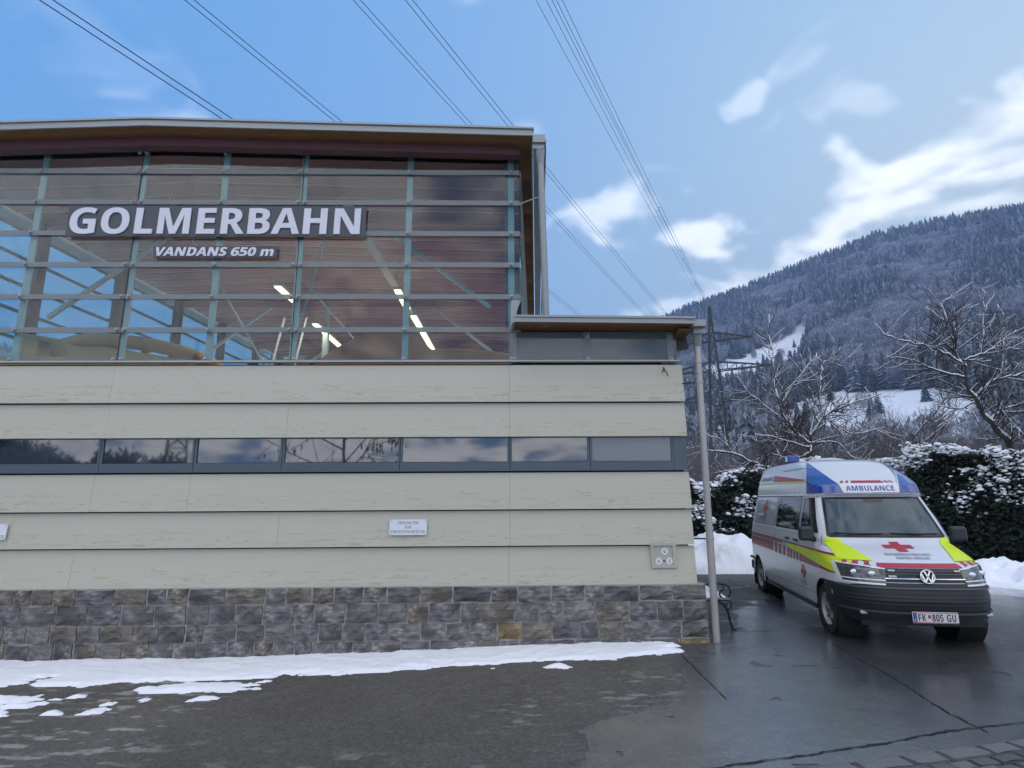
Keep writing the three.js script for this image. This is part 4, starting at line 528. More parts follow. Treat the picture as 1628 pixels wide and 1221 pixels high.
  mesh('bonnet_seam', [patch('f', [[-.56, .99], [-.55, .99], [-.78, 1.34], [-.79, 1.34]], .005, 1, 14), patch('f', [[.55, .99], [.56, .99], [.79, 1.34], [.78, 1.34]], .005, 1, 14), patch('f', [[-.79, 1.345], [.79, 1.345], [.79, 1.36], [-.79, 1.36]], .006, 20, 1)], black, A);
  for (const k of [-1, 1]) { mesh('bonnet_yellow', patch('f', [[k * .86, 1.075], [k * .50, 1.075], [k * .70, 1.335], [k * .84, 1.335]], .011, 22, 26), yel, A); mesh('bonnet_chevrons', [[.585, .64], [.70, .76], [.81, .855]].map(([a, b]) => patch('f', [[k * a, 1.03], [k * b, 1.03], [k * (b - .03), 1.07], [k * (a - .03), 1.07]], .009, 3, 2)), redC, A);
    // headlight
    const hl = mesh('headlight', patch('f', [[k * .48, .80], [k * .90, .805], [k * .925, 1.035], [k * .44, .99]], .012, 16, 8), phy([.07, .075, .08], .10, { clearcoat: 1, metalness: .4 }), A);
    mesh('light_strip', [patch('f', [[k * .48, .788], [k * .895, .795], [k * .90, .82], [k * .48, .812]], .018, 14, 2), patch('f', [[k * .47, .842], [k * .88, .85], [k * .88, .866], [k * .47, .856]], .019, 14, 2), patch('f', [[k * .875, .805], [k * .905, .805], [k * .928, 1.03], [k * .90, 1.03]], .018, 2, 8), patch('f', [[k * .44, .982], [k * .92, 1.03], [k * .92, 1.044], [k * .44, .994]], .018, 14, 2)], phy([.72, .73, .75], .15, { clearcoat: 1 }), hl);
    for (const [x, y] of [[.60, .925], [.77, .935]]) { const q = out('f', k * x, y, .012); mesh('projector', new THREE.SphereGeometry(.034, 14, 10).scale(1.4, 1, .6).translate(q.x, q.y, q.z), phy([.75, .76, .78], .05, { metalness: .6 }), hl); }
    const fg = out('f', k * .72, .435, .0); mesh('fog_lamp', rbx(.14, .045, .05, .015, fg.x, fg.y, fg.z), phy([.5, .52, .55], .12, { metalness: .5 }), A);
    // mirrors, wipers
    const mr = mesh('mirror', [rbx(.21, .22, .13, .05, k * 1.06, 1.39, -1.22)], std([.025, .028, .032], .45), A); mesh('mirror_arm', bar(V(k * .90, 1.31, -1.28), V(k * 1.0, 1.31, -1.23), .06, .08), plastic, mr);
    mesh('wiper', [bar(out('f', k * .38 - .33, 1.40, .02), out('f', k * .38 + .02, 1.385, .02), .012), bar(out('f', k * .38 + .02, 1.385, .02), out('f', k * .38 + .30, 1.395, .02), .012)], black, A);
  }
  // front bumper and grille
  mesh('bumper', strip('w', t => { const c = -1.02 + 2.04 * t; return [c * .965, lerp(.315, .345, clamp(1.6 - 2 * Math.abs(c)))]; }, t => { const c = -1.02 + 2.04 * t; return [c * .965, lerp(.772, .822, clamp(1.9 - 3 * Math.abs(c)))]; }, .014, 90), plastic, A);
  mesh('crease_highlight', [strip('w', t => [(-.8 + 1.6 * t), .745], t => [(-.8 + 1.6 * t), .765], .030, 70), strip('w', t => [(-.8 + 1.6 * t), .455], t => [(-.8 + 1.6 * t), .485], .034, 70)], std([.05, .056, .068], .38), A);  // paler strips put the highlights of the bumper lips into the colour
  for (const y of [.55, .595, .64, .685]) mesh('air_intake', strip('w', t => [(-.66 + 1.32 * t), y - .013], t => [(-.66 + 1.32 * t), y + .010], .018, 60), black, A);
  for (const y of [.573, .618, .663]) mesh('air_intake_bar', strip('w', t => [(-.70 + 1.4 * t), y - .006], t => [(-.70 + 1.4 * t), y + .006], .024, 60), std([.04, .044, .052], .35), A);
  mesh('bumper_reflector', patch('w', [[-.875, .60], [-.865, .60], [-.865, .66], [-.875, .66]], .02, 1, 2), whiteV, A);
  const gr = mesh('grille', patch('f', [[-.50, .835], [.50, .835], [.485, .998], [-.485, .998]], .010, 24, 6), black, A);
  mesh('grille_slat', [.925, .96].map(y => patch('f', [[-.46, y], [.46, y], [.46, y + .012], [-.46, y + .012]], .02, 20, 1)), std([.06, .062, .066], .3), gr);
  mesh('chrome_strip', patch('f', [[-.47, .868], [.47, .868], [.47, .880], [-.47, .880]], .026, 20, 1), chrome, gr);
  for (const [x, y, w] of [[-.38, .968, .075], [.40, .968, .075], [-.385, .897, .09]]) mesh('grille_lamp', patch('f', [[x - w / 2, y - .01], [x + w / 2, y - .01], [x + w / 2, y + .012], [x - w / 2, y + .012]], .028, 3, 1), std([.45, .46, .48], .35), gr);
  { const e = new THREE.Group(); e.name = 'emblem'; A.add(e); const z = -frontS(0, .91) + .05; e.position.set(.01, .913, z); e.rotation.x = -.12; mesh('emblem_ring', new THREE.TorusGeometry(.082, .010, 10, 40), chrome, e); mesh('emblem_disc', new THREE.CircleGeometry(.08, 32).translate(0, 0, -.004), black, e); const st = (a, b) => bar(V(a[0], a[1], .003), V(b[0], b[1], .003), .017, .010); mesh('emblem_letters', [st([-.034, .072], [-.004, .006]), st([.034, .072], [.004, .006]), st([-.070, .036], [-.036, -.068]), st([-.036, -.068], [0, -.004]), st([0, -.004], [.036, -.068]), st([.036, -.068], [.070, .036])], chrome, e); }
  { const p = new THREE.Group(); p.name = 'number_plate'; A.add(p); p.position.set(.0, .425, .035); mesh('plate', rbx(.53, .135, .012, .004), std([.68, .68, .70], .4), p); mesh('plate_edge', [bx(.53, .008, .002, 0, .058, .007), bx(.53, .008, .002, 0, -.058, .007)], redC, p); mesh('plate_band', bx(.042, .112, .003, -.238, 0, .007), blueV, p);
    const put = (t, x, s, f = font) => { const g = new THREE.ShapeGeometry(f.generateShapes(t, s), 4); g.scale(.70, 1, 1); g.translate(x, -s * CAP / 2, .008); return g; }; mesh('plate_text', [put('FK', -.208, .085), put('805', -.045, .085), put('GU', .122, .085)], std([.02, .02, .025], .5), p); mesh('plate_crest', bx(.032, .042, .002, -.070, .012, .0075), std([.25, .08, .08], .6), p); mesh('plate_letter', put('A', -.249, .026).translate(0, -.03, .002), whiteV, p); }
  // wheels
  const tyre = new THREE.LatheGeometry([[.225, -.085], [.29, -.098], [.33, -.094], [.343, -.078], [.345, 0], [.343, .085], [.33, .10], [.29, .106], [.225, .098]].map(([a, b]) => new THREE.Vector2(a, b)), 44), rim = new THREE.LatheGeometry([[.232, .10], [.225, .085], [.205, .06], [.19, .035], [.155, .045], [.12, .062], [.085, .06], [.07, .082], [.035, .088], [0, .088]].map(([a, b]) => new THREE.Vector2(a, b)), 44), cap = new THREE.CylinderGeometry(.045, .06, .03, 20).translate(0, .095, 0), holes = [...Array(8)].map((_, i) => new THREE.CylinderGeometry(.026, .026, .012, 14).scale(1, 1, 1.5).translate(0, .050, .165).rotateY(i * Math.PI / 4));
  for (const g of [tyre, rim, cap, ...holes]) g.rotateZ(Math.PI / 2);
  const rubberT = std([.014, .014, .015], .8), rimM = std([.42, .42, .41], .38, { metalness: .5 });
  for (const h of hubs) for (const k of [-1, 1]) { const w = new THREE.Group(); w.name = 'wheel'; A.add(w); w.position.set(k * .835, .345, -h); if (k > 0) w.rotation.y = Math.PI; mesh('tyre', tyre, rubberT, w); mesh('rim', rim, rimM, w); mesh('hub_cap', cap, std([.10, .10, .10], .5), w); mesh('rim_holes', holes, black, w); }
  for (const k of [-1, 1]) mesh('mud_flap', bx(.24, .34, .02, k * .83, .27, -5.30), std([.012, .012, .012], .8), A);
  mesh('rear_bumper', [rbx(1.90, .20, .12, .05, 0, .50, -5.46), rbx(1.94, .05, .35, .02, 0, .66, -5.32)], plastic, A);
  // cab
  const trim = std([.05, .052, .056], .7); mesh('dashboard', [rbx(1.5, .22, .42, .06, 0, 1.20, -1.36), rbx(.42, .10, .25, .04, .38, 1.30, -1.38)], trim, A); { const s = mesh('steering_wheel', new THREE.TorusGeometry(.19, .018, 8, 30).rotateX(-1.0).translate(.40, 1.36, -1.62), trim, A); mesh('steering_hub', bx(.30, .03, .06, .40, 1.36, -1.62), trim, s); }
  for (const x of [-.42, .42]) { const s = mesh('seat', [rbx(.5, .16, .5, .06, x, .85, -2.05), rbx(.48, .62, .16, .07, x, 1.22, -2.3)], trim, A); mesh('headrest', rbx(.28, .2, .11, .05, x, 1.63, -2.32), trim, s); }
  mesh('bulkhead', [bx(1.6, 1.4, .03, 0, 1.3, -2.46)], std([.11, .115, .12], .7), A); mesh('cab_lining', [bx(1.5, .02, .9, 0, 1.95, -1.95), bx(.02, .8, 1.1, -.90, .98, -1.9), bx(.02, .8, 1.1, .90, .98, -1.9), bx(1.7, .04, 4.0, 0, .62, -3.1)], std([.10, .10, .11], .8), A);
  mesh('rear_lining', [bx(.03, .9, 1.9, .78, 1.5, -4.1), bx(1.5, .9, .03, 0, 1.5, -4.9)], std([.13, .14, .15], .8), A); mesh('patient_seat', [rbx(.5, .5, .5, .08, -.35, 1.25, -2.9)], std([.30, .03, .03], .6), A);
  mesh('visor_document', bx(.16, .22, .01, .55, 1.60, -1.42, -.8), std([.55, .55, .5], .8), A);
}
// ---------- bench ----------
{
  const o = thing('bench', 'park bench with scrolled cast iron arms against the side wall', 'bench', undefined, toW(2.72, 0, -.62).toArray(), BA), iron = std([.016, .018, .022], .42, { metalness: .4 }), slat = std([.28, .25, .22], .7);
  for (const d of [0, -1.5]) {
    const f = part('arm_frame', o), t = (pts, r = .012) => tube(pts.map(([x, y]) => V(x, y, d)), r, 7, 30);
    mesh('arm_rest', [t([[.02, .64], [.25, .655], [.42, .66], [.52, .64], [.565, .57], [.55, .49], [.49, .45], [.43, .46], [.40, .51], [.42, .56], [.46, .565]], .014)], iron, f);
    mesh('scroll', [t([[.50, .44], [.555, .40], [.565, .34], [.53, .30], [.49, .32], [.485, .36], [.51, .375]], .012), t([[.44, .655], [.47, .60], [.45, .55]], .009), t([[.50, .30], [.46, .36], [.40, .40]], .011)], iron, f);
    mesh('leg', [t([[.30, .43], [.42, .38], [.50, .28], [.525, .16], [.55, .06], [.575, .012]], .016), new THREE.SphereGeometry(.026, 8, 6).translate(.525, .17, d), rbx(.07, .025, .05, .008, .58, .014, d)], iron, f); mesh('leg', [t([[.10, .43], [.06, .3], [.05, .15], [.02, .012]], .016)], iron, f);
    mesh('seat_rail', [bx(.50, .022, .022, .28, .425, d), bar(V(.06, .42, d), V(-.0, .92, d), .022)], iron, f);
  }
  for (let k = 0; k < 6; k++) mesh('slat', rbx(.066, .024, 1.62, .006, .10 + k * .078, .45, -.75), slat, o); for (let k = 0; k < 4; k++) mesh('slat', rbx(.024, .07, 1.62, .006, .045 - k * .012, .56 + k * .09, -.75), slat, o);
}
// snow lying on the bench seat
{ const g = new THREE.PlaneGeometry(.46, 1.5, 12, 30).rotateX(-Math.PI / 2), p = g.attributes.position; for (let i = 0; i < p.count; i++) { const x = p.getX(i), z = p.getZ(i), e = Math.min(.23 - Math.abs(x), .75 - Math.abs(z)); p.setY(i, .06 * sstep(0, .08, e) * (.6 + .8 * fbm(x * 5, z * 5, 2, 3))); } g.computeVertexNormals(); const q = toW(2.72 + .30, .462, -.62 - .75), o = mesh('bench_snow', g, snowMat, scene, true); o.position.copy(q); tag(o, 'layer of snow lying on the bench seat slats', 'snow'); }
// ---------- snow banks ----------
function snowPile(label, cx, cz, rx, rz, hgt, seed, ry = 0) {
  const N = 70, pos = [], idx = [], uv = []; for (let j = 0; j <= N; j++) for (let i = 0; i <= N; i++) { const u = i / N * 2 - 1, v = j / N * 2 - 1, q = Math.sqrt(u * u + v * v), x = u * rx, z = v * rz; const base = clamp(1 - q * (.82 + .5 * fbm(u * 2 + seed, v * 2, 1, 3))); let y = hgt * Math.pow(base, .62) * (.45 + 1.0 * fbm(x * .9 + seed, z * .9, 4, 3)) + (base > 0 ? (fbm(x * 2.6, z * 2.6, seed, 4) - .5) * .55 * Math.min(1, base * 4) + Math.abs(fbm(x * 9, z * 9, seed + 3, 2) - .5) * .10 : 0); pos.push(x, base > 0 ? Math.max(y, .0) : -.05, z); uv.push(x, z); if (i && j) { const k = j * (N + 1) + i, w = k - N - 1; idx.push(w - 1, k - 1, w, w, k - 1, k); } }
  const g = new THREE.BufferGeometry(); g.setAttribute('position', new THREE.Float32BufferAttribute(pos, 3)); g.setAttribute('uv', new THREE.Float32BufferAttribute(uv, 2)); g.setIndex(idx); g.computeVertexNormals(); const o = mesh('snow_pile', g, snowMat, scene, true); o.position.set(cx, -.01, cz); o.rotation.y = ry; tag(o, label, 'snow pile');
}
snowPile('lumpy ploughed snow heap between the corner and the ambulance', 5.9, -17.2, 3.1, 1.7, .98, 3); snowPile('low snow bank along the hedge right of the ambulance', 11.6, -13.6, 3.4, 1.3, .50, 9, -.62); snowPile('snow bank hidden partly behind the ambulance tail', 9.2, -18.0, 3.2, 1.6, .8, 14); snowPile('flat snow edge beyond the ambulance at the hedge foot', 14.5, -11.6, 2.4, 1.2, .5, 19, -.7);
// ---------- hedges under snow ----------
function hedge(label, cx, cz, L, Dp, H, ry, seed, leafS, nLeaf, snowTo) {
  const R = rng(seed), o = thing('hedge', label, 'hedge', undefined, [cx, -.1, cz], ry);
  const shape = (u, v) => { const b = 1 + (fbm(u * 4 + seed, v * 3, 2, 3) - .5) * .55; return b; };
  { const g = new THREE.BoxGeometry(L * .9, H * .86, Dp * .7, 20, 10, 6), p = g.attributes.position; for (let i = 0; i < p.count; i++) { const x = p.getX(i), y = p.getY(i), z = p.getZ(i); const k = fbm(x * 1.2 + seed, y * 1.2, z * 1.2 + 3, 3) - .5; p.setXYZ(i, x + k * .3, y + H * .45 + (y > 0 ? k * .5 : 0), z + k * .3); } g.computeVertexNormals(); mesh('dark_core', g, std([.004, .006, .005], .95), o); }  // near-black core box filling the hedge behind the leaves
  const pos = [], col = [], snow = [];
  for (let i = 0; i < nLeaf; i++) {
    const face = R(); let x = (R() - .5) * L, y, z; const wob = fbm(x * .9 + seed, 3, 1, 3) * .8 + .6, top = H * (.78 + .34 * fbm(x * .8 + seed, 1, 7, 3));
    if (face < .34) { y = top * (.9 + .13 * R()); z = (R() - .5) * Dp; } else if (face < .86) { y = top * Math.pow(R(), .8); z = Dp / 2 * (.78 + .3 * fbm(x * 1.5 + seed, y * 1.5, 2, 3)) + (R() - .6) * .22; } else { y = top * R(); x = (R() < .5 ? -1 : 1) * L / 2 * (.9 + .12 * R()); z = (R() - .5) * Dp; }
    const s = leafS * (.6 + .8 * R()), n = V(R() - .5, R() * .7 + .1, R() - .2).normalize(), t = V(R() - .5, R() - .7, R() - .5).cross(n).normalize(), w = n.clone().cross(t), c = V(x, y, z);
    const a = c.clone().addScaledVector(t, s), b = c.clone().addScaledVector(w, s * .38), d = c.clone().addScaledVector(t, -s), e = c.clone().addScaledVector(w, -s * .38); for (const q of [a, b, d, a, d, e]) pos.push(q.x, q.y, q.z); const k = .55 + R() * .9; for (let m = 0; m < 6; m++) col.push(.009 * k, .017 * k, .009 * k);
    const hf = y / top; const cl = fbm(x * 2.0, y * 2.6, z * 2 + seed, 3); if (hf > snowTo && R() < (cl > .54 ? .75 : cl > .49 ? .12 : .01) * (hf > .82 ? 2.4 : .9) * (9000 / nLeaf + .2)) snow.push([x, y + s * .3, z, leafS * (.20 + R() * R() * .85) * (hf > .85 ? 1.15 : 1)]);
  }
  const g = new THREE.BufferGeometry(); g.setAttribute('position', new THREE.Float32BufferAttribute(pos, 3)); g.setAttribute('color', new THREE.Float32BufferAttribute(col, 3)); g.computeVertexNormals(); const lf = mesh('leaves', g, std(0xffffff, .85, { vertexColors: true, side: THREE.DoubleSide }), o); lf.userData.kind = 'stuff';
  const blob = [0, 1, 2].map(k => { const q = new THREE.IcosahedronGeometry(1, 1), p = q.attributes.position; for (let i = 0; i < p.count; i++) { const x = p.getX(i), y = p.getY(i), z = p.getZ(i), m = .75 + .6 * fbm(x * 1.6 + k * 5 + 9, y * 1.6 + 9, z * 1.6 + 9, 3); p.setXYZ(i, x * m, y < 0 ? y * m * .45 : y * m * .85, z * m); } q.computeVertexNormals(); return q; });
  const sg = snow.map(([x, y, z, s]) => { const q = blob[Math.floor(R() * 3)].clone(); q.scale(s * (.8 + R() * .8), s * (.7 + R() * .5), s * (.8 + R() * .6)); q.rotateZ((R() - .5) * .9); q.rotateY(R() * 6); q.translate(x, y, z); return q; });
  if (sg.length) { const m = mesh('snow_clumps', sg, snowMat, o); m.userData.kind = 'stuff'; }
  return o;
}
hedge('laurel hedge heaped with snow behind the bench and drainpipe', 6.6, -19.8, 7.0, 1.8, 2.75, -.05, 5, .11, 9000, .38);
hedge('tall dark hedge with a snowy crown right of the ambulance', 16.2, -16.2, 8.6, 2.2, 3.65, -.72, 6, .085, 26000, .42);
hedge('dark snowy hedge behind the ambulance roof', 11.6, -20.2, 5.5, 1.8, 3.1, -.2, 7, .10, 7000, .55);
// a boulder under the right hedge
{ const g = new THREE.IcosahedronGeometry(.5, 3), p = g.attributes.position; for (let i = 0; i < p.count; i++) { const x = p.getX(i), y = p.getY(i), z = p.getZ(i), m = .8 + .5 * fbm(x * 2 + 4, y * 2, z * 2, 3); p.setXYZ(i, x * m * 1.2, y * m * .6, z * m); } g.computeVertexNormals(); const o = mesh('boulder', g, std([.05, .05, .045], .9), scene, true); o.position.set(13.0, .15, -13.6); tag(o, 'dark boulder lying on snow at the hedge foot', 'rock'); }
// ---------- bare trees ----------
function growTree(seed, o) {
  const R = rng(seed), wood = new Tubes(), snow = new Tubes();
  const grow = (p, dir, len, r, lvl) => {
    const n = lvl === 0 ? 5 : lvl < 3 ? 4 : 3, pts = [p.clone()], rad = [r], d = dir.clone(); const q = p.clone();
    for (let i = 1; i <= n; i++) { d.add(V((R() - .5), (R() - .5) + (o.up ?? .1) * (lvl ? 1 : 0), (R() - .5)).multiplyScalar(o.bend ?? .35)).normalize(); q.addScaledVector(d, len / n); pts.push(q.clone()); rad.push(r * lerp(1, lvl >= o.levels ? .35 : .62, i / n)); }
    wood.add(pts, rad, lvl < 2 ? 7 : lvl < 4 ? 4 : 3);
    const flat = Math.abs(d.y); if (o.snow && lvl <= (o.snowLvl ?? 3) && flat < .86 && R() < (o.snowChance ?? .8)) { const s = pts.map((v, i) => v.clone().add(V(0, rad[i] * .75 + o.snow * .3, 0))), sr = rad.map(v => Math.min(v * .9 + .006, Math.max(v * .72, o.snow * (.4 + R() * .5)))); snow.add(s, sr, lvl < 2 ? 6 : 3); }
    if (lvl >= o.levels) return; const kids = Math.round(o.kids[lvl] * (.8 + R() * .4));
    for (let k = 0; k < kids; k++) { const t = lerp(o.from?.[lvl] ?? .3, 1, (k + R() * .7) / kids), f = Math.min(n - 1, Math.floor(t * n)), P = pts[f].clone().lerp(pts[f + 1], t * n - f), side = V(R() - .5, (R() - .5) * .6, R() - .5).cross(d).normalize(), nd = d.clone().multiplyScalar(lerp(.35, .9, R())).addScaledVector(side, .9).add(V(0, o.up ?? .1, 0)).normalize(); grow(P, nd, len * lerp(.45, .78, R()) * (o.shrink ?? 1), rad[f] * lerp(.42, .68, R()), lvl + 1); }
  };
  for (const [pl, r0, r1] of o.limbs ?? []) {
    const curve = new THREE.CatmullRomCurve3(pl.map(q => V(...q))), n = pl.length * 4, pts = curve.getPoints(n).map((q, i) => q.add(V((R() - .5) * .05, (R() - .5) * .05, (R() - .5) * .3 * (i / n)))), rad = pts.map((_, i) => lerp(r0, r1, i / n)); wood.add(pts, rad, 7);
    snow.add(pts.map((v, i) => v.clone().add(V(0, rad[i] * .6 + .008, 0))), rad.map(v => v * .78 + .006), 6);
    const L = curve.getLength(); for (let k = 0; k < L * (o.density ?? 7); k++) { const t = .12 + .88 * R(), i = Math.min(n - 1, Math.floor(t * n)), d = pts[i + 1].clone().sub(pts[i]).normalize(), side = V(R() - .5, (R() - .5) * .7, R() - .5).cross(d).normalize(), nd = d.clone().multiplyScalar(.2 + R() * .6).addScaledVector(side, .9).add(V(0, .25, 0)).normalize(); grow(pts[i], nd, (.35 + R() * .75) * (o.twig ?? 1), Math.min(rad[i] * .55, .022), 3); }
  }
  for (const s of o.stems ?? []) grow(V(...s[0]), V(...s[1]).normalize(), s[2], s[3], s[4] ?? 0);
  return [wood.geo(), snow.geo()];
}
const barkTex = dataTex(128, 128, (u, v) => .5 + fbm(u * 8, v * 8, 2, 4, 8) * .5, [1, 1], false);
const bark = std([.06, .046, .04], .85), barkGrey = std([.13, .115, .11], .9), twigSnow = std([.80, .82, .88], .8);
function bareTree(name, label, cat, pos, ry, geos, m, group) { const o = thing(name, label, cat, group, pos, ry); mesh('trunk_and_limbs', geos[0], m, o); if (geos[1].attributes.position.count) mesh('snow_on_limbs', geos[1], twigSnow, o); return o; }
bareTree('bare_tree', 'spreading leafless fruit tree with snow on its limbs behind the ambulance', 'tree', [10.2, -.2, -20.5], 0, growTree(51, { levels: 5, kids: [6, 5, 4, 4, 3], snow: .016, up: .12, shrink: .9, bend: .5, density: 10.5, limbs: [[[[0.18, 1.93, 0.00], [0.31, 3.34, 0.00], [0.37, 4.33, 0.00]], 0.098, 0.049],
    [[[0.33, 4.00, 0.00], [-0.20, 4.47, -0.02], [-0.60, 5.36, -0.05], [-0.67, 7.09, -0.07], [-0.69, 8.77, -0.10]], 0.045, 0.014],
    [[[0.39, 4.29, 0.00], [0.93, 4.96, 0.09], [1.69, 5.34, 0.18], [2.94, 5.72, 0.27]], 0.045, 0.014],
    [[[0.83, 4.83, 0.00], [1.02, 6.15, -0.12], [1.34, 7.04, -0.24], [1.94, 6.84, -0.36]], 0.033, 0.010],
    [[[0.30, 3.84, 0.00], [-0.61, 4.12, 0.00], [-1.70, 4.39, 0.00]], 0.037, 0.011],
    [[[0.40, 4.00, 0.00], [1.27, 3.99, 0.12], [1.65, 3.48, 0.24], [2.41, 3.32, 0.36]], 0.033, 0.010],
    [[[-0.16, 4.43, 0.00], [-0.81, 5.13, -0.12], [-1.78, 6.12, -0.24]], 0.033, 0.010],
    [[[-0.60, 5.36, 0.00], [-0.03, 6.16, 0.04], [0.96, 7.32, 0.08]], 0.025, 0.007],
    [[[0.93, 4.96, 0.00], [1.75, 4.33, 0.20], [2.90, 4.54, 0.40]], 0.029, 0.009],
    [[[0.39, 4.33, 0.00], [0.67, 5.46, -0.08], [0.52, 6.39, -0.16]], 0.029, 0.009],
    [[[0.30, 3.67, 0.00], [-0.45, 3.45, 0.08], [-1.10, 3.68, 0.16]], 0.025, 0.007]] }), bark);
bareTree('bare_tree', 'old leaning leafless tree with thick snowy limbs above the tall hedge', 'tree', [15.2, -.2, -17.6], 0, growTree(63, { levels: 5, kids: [6, 5, 4, 4, 3], snow: .018, up: .16, shrink: .9, bend: .5, density: 10.5, limbs: [[[[-0.09, 3.04, 0.00], [-0.11, 3.70, 0.00], [-0.62, 4.38, 0.00], [-0.97, 5.12, 0.00], [-1.18, 6.26, 0.00], [-1.46, 7.38, 0.00], [-1.56, 8.43, 0.00]], 0.111, 0.010],
    [[[-0.62, 4.38, 0.00], [-0.02, 4.76, -0.04], [0.79, 4.95, -0.08]], 0.044, 0.013],
    [[[-0.97, 5.12, 0.00], [-0.26, 5.65, 0.09], [0.39, 5.79, 0.18], [1.20, 6.14, 0.27]], 0.044, 0.013],
    [[[-1.06, 5.75, 0.00], [-1.77, 5.96, -0.12], [-2.40, 6.32, -0.24], [-3.16, 6.57, -0.36]], 0.037, 0.011],
    [[[-1.15, 6.20, 0.00], [-1.86, 6.65, 0.00], [-2.62, 6.87, 0.00], [-3.57, 7.19, 0.00]], 0.037, 0.011],
    [[[-1.18, 6.26, 0.00], [-0.40, 6.56, 0.16], [0.39, 7.16, 0.32]], 0.033, 0.010],
    [[[-0.95, 4.96, 0.00], [-1.56, 4.77, -0.12], [-2.02, 4.97, -0.24]], 0.030, 0.009],
    [[[-1.29, 6.56, 0.00], [-1.21, 7.59, 0.04], [-1.20, 8.64, 0.08]], 0.022, 0.007],
    [[[-0.52, 6.45, 0.00], [-0.37, 7.58, 0.20], [-0.34, 8.74, 0.40]], 0.022, 0.007],
    [[[-0.04, 5.75, 0.00], [0.36, 6.96, -0.08], [0.49, 8.20, -0.16]], 0.022, 0.007],
    [[[-0.21, 4.76, 0.00], [0.23, 3.98, 0.08], [0.77, 3.79, 0.16]], 0.033, 0.010]] }), bark);
bareTree('bare_tree', 'leafless young tree with long snowy horizontal boughs beside the drainpipe', 'tree', [10.4, -.2, -21.5], 0, growTree(72, { levels: 5, kids: [6, 5, 4, 4, 3], snow: .018, up: .05, shrink: .9, bend: .5, density: 7, limbs: [[[[-0.10, 2.71, 0.00], [-0.84, 3.11, 0.00], [-1.58, 3.41, 0.00], [-2.25, 3.71, 0.00], [-3.24, 3.86, 0.00]], 0.060, 0.030],
    [[[-1.58, 3.41, 0.00], [-2.06, 3.18, -0.04], [-2.89, 3.03, -0.08]], 0.035, 0.011],
    [[[-2.25, 3.71, 0.00], [-2.57, 4.11, 0.12], [-3.25, 4.46, 0.24]], 0.030, 0.009],
    [[[-0.84, 3.11, 0.00], [-1.51, 2.88, -0.16], [-2.45, 2.66, -0.32]], 0.030, 0.009]], stems: [[[0, 0, 0], [.0, 1, 0], 2.9, .08, 3]] }), bark);
bareTree('bare_tree', 'leafless tree with many upright twigs farther back behind the tall hedge', 'tree', [21.0, .2, -21.5], 2.0, growTree(85, { levels: 5, kids: [7, 5, 5, 4, 3], stems: [[[0, 0, 0], [-.1, 1, .02], 4.2, .17]], snow: .018, up: .26, from: [.4, .2, .2], shrink: .98, bend: .34 }), bark);
// thicket of grey leafless trees on the flat beyond
{
  const kinds = [0, 1, 2].map(k => growTree(200 + k * 7, { levels: 5, kids: [9, 6, 5, 4, 2], stems: [[[0, 0, 0], [.02, 1, 0], 3.6, .09], [[.5, 0, .3], [.2, 1, .1], 3.0, .06], [[-.5, 0, -.2], [-.22, 1, 0], 3.1, .06]], snow: .010, snowChance: .45, snowLvl: 2, up: .22, from: [.2, .2, .2], shrink: .82, bend: .3 })), R = rng(300);
  const names = ['grey leafless tree in the snowy thicket beyond the hedges'];
  for (let i = 0; i < 70; i++) { const az = 14 + R() * 34, r = 33 + Math.pow(R(), 1.1) * 80, s = .9 + R() * .5 + (r > 60 ? .35 : 0), o = bareTree('thicket_tree', names[0], 'tree', [Math.sin(az * D2R) * r, -.4, -Math.cos(az * D2R) * r], R() * 6, kinds[i % 3], barkGrey, 'leafless thicket beyond the hedges'); o.scale.set(s, s * (.8 + R() * .35), s); }
}
// leafy tree behind the photographer, mirrored in the strip window
{
  const R = rng(91), o = thing('street_tree', 'slender tree with drooping dark leaves mirrored in the strip window', 'tree', undefined, [-4.9, -.15, .9], 0), [w] = growTree(93, { levels: 3, kids: [8, 5, 3], stems: [[[0, 0, 0], [.05, 1, 0], 4.4, .06]], up: .1, from: [.45, .3, .3], bend: .3 }); mesh('trunk_and_limbs', w, bark, o); const pos = []; const P = w.attributes.position;
  for (let i = 0; i < 420; i++) { const k = Math.floor(P.count * (.25 + .75 * R())), c = V(P.getX(k), P.getY(k), P.getZ(k)); if (c.y < 2.2) continue; const s = .07 + R() * .07, t = V((R() - .5) * .7, -1, (R() - .5) * .7).normalize(), u = V(R() - .5, 0, R() - .5).cross(t).normalize(); const a = c, b = c.clone().addScaledVector(t, s).addScaledVector(u, s * .25), d = c.clone().addScaledVector(t, s * 2), e = c.clone().addScaledVector(t, s).addScaledVector(u, -s * .25); for (const q of [a, b, d, a, d, e]) pos.push(q.x, q.y, q.z); }
  const g = new THREE.BufferGeometry(); g.setAttribute('position', new THREE.Float32BufferAttribute(pos, 3)); g.computeVertexNormals(); mesh('leaves', g, std([.02, .03, .015], .6, { side: THREE.DoubleSide }), o).userData.kind = 'stuff';
}
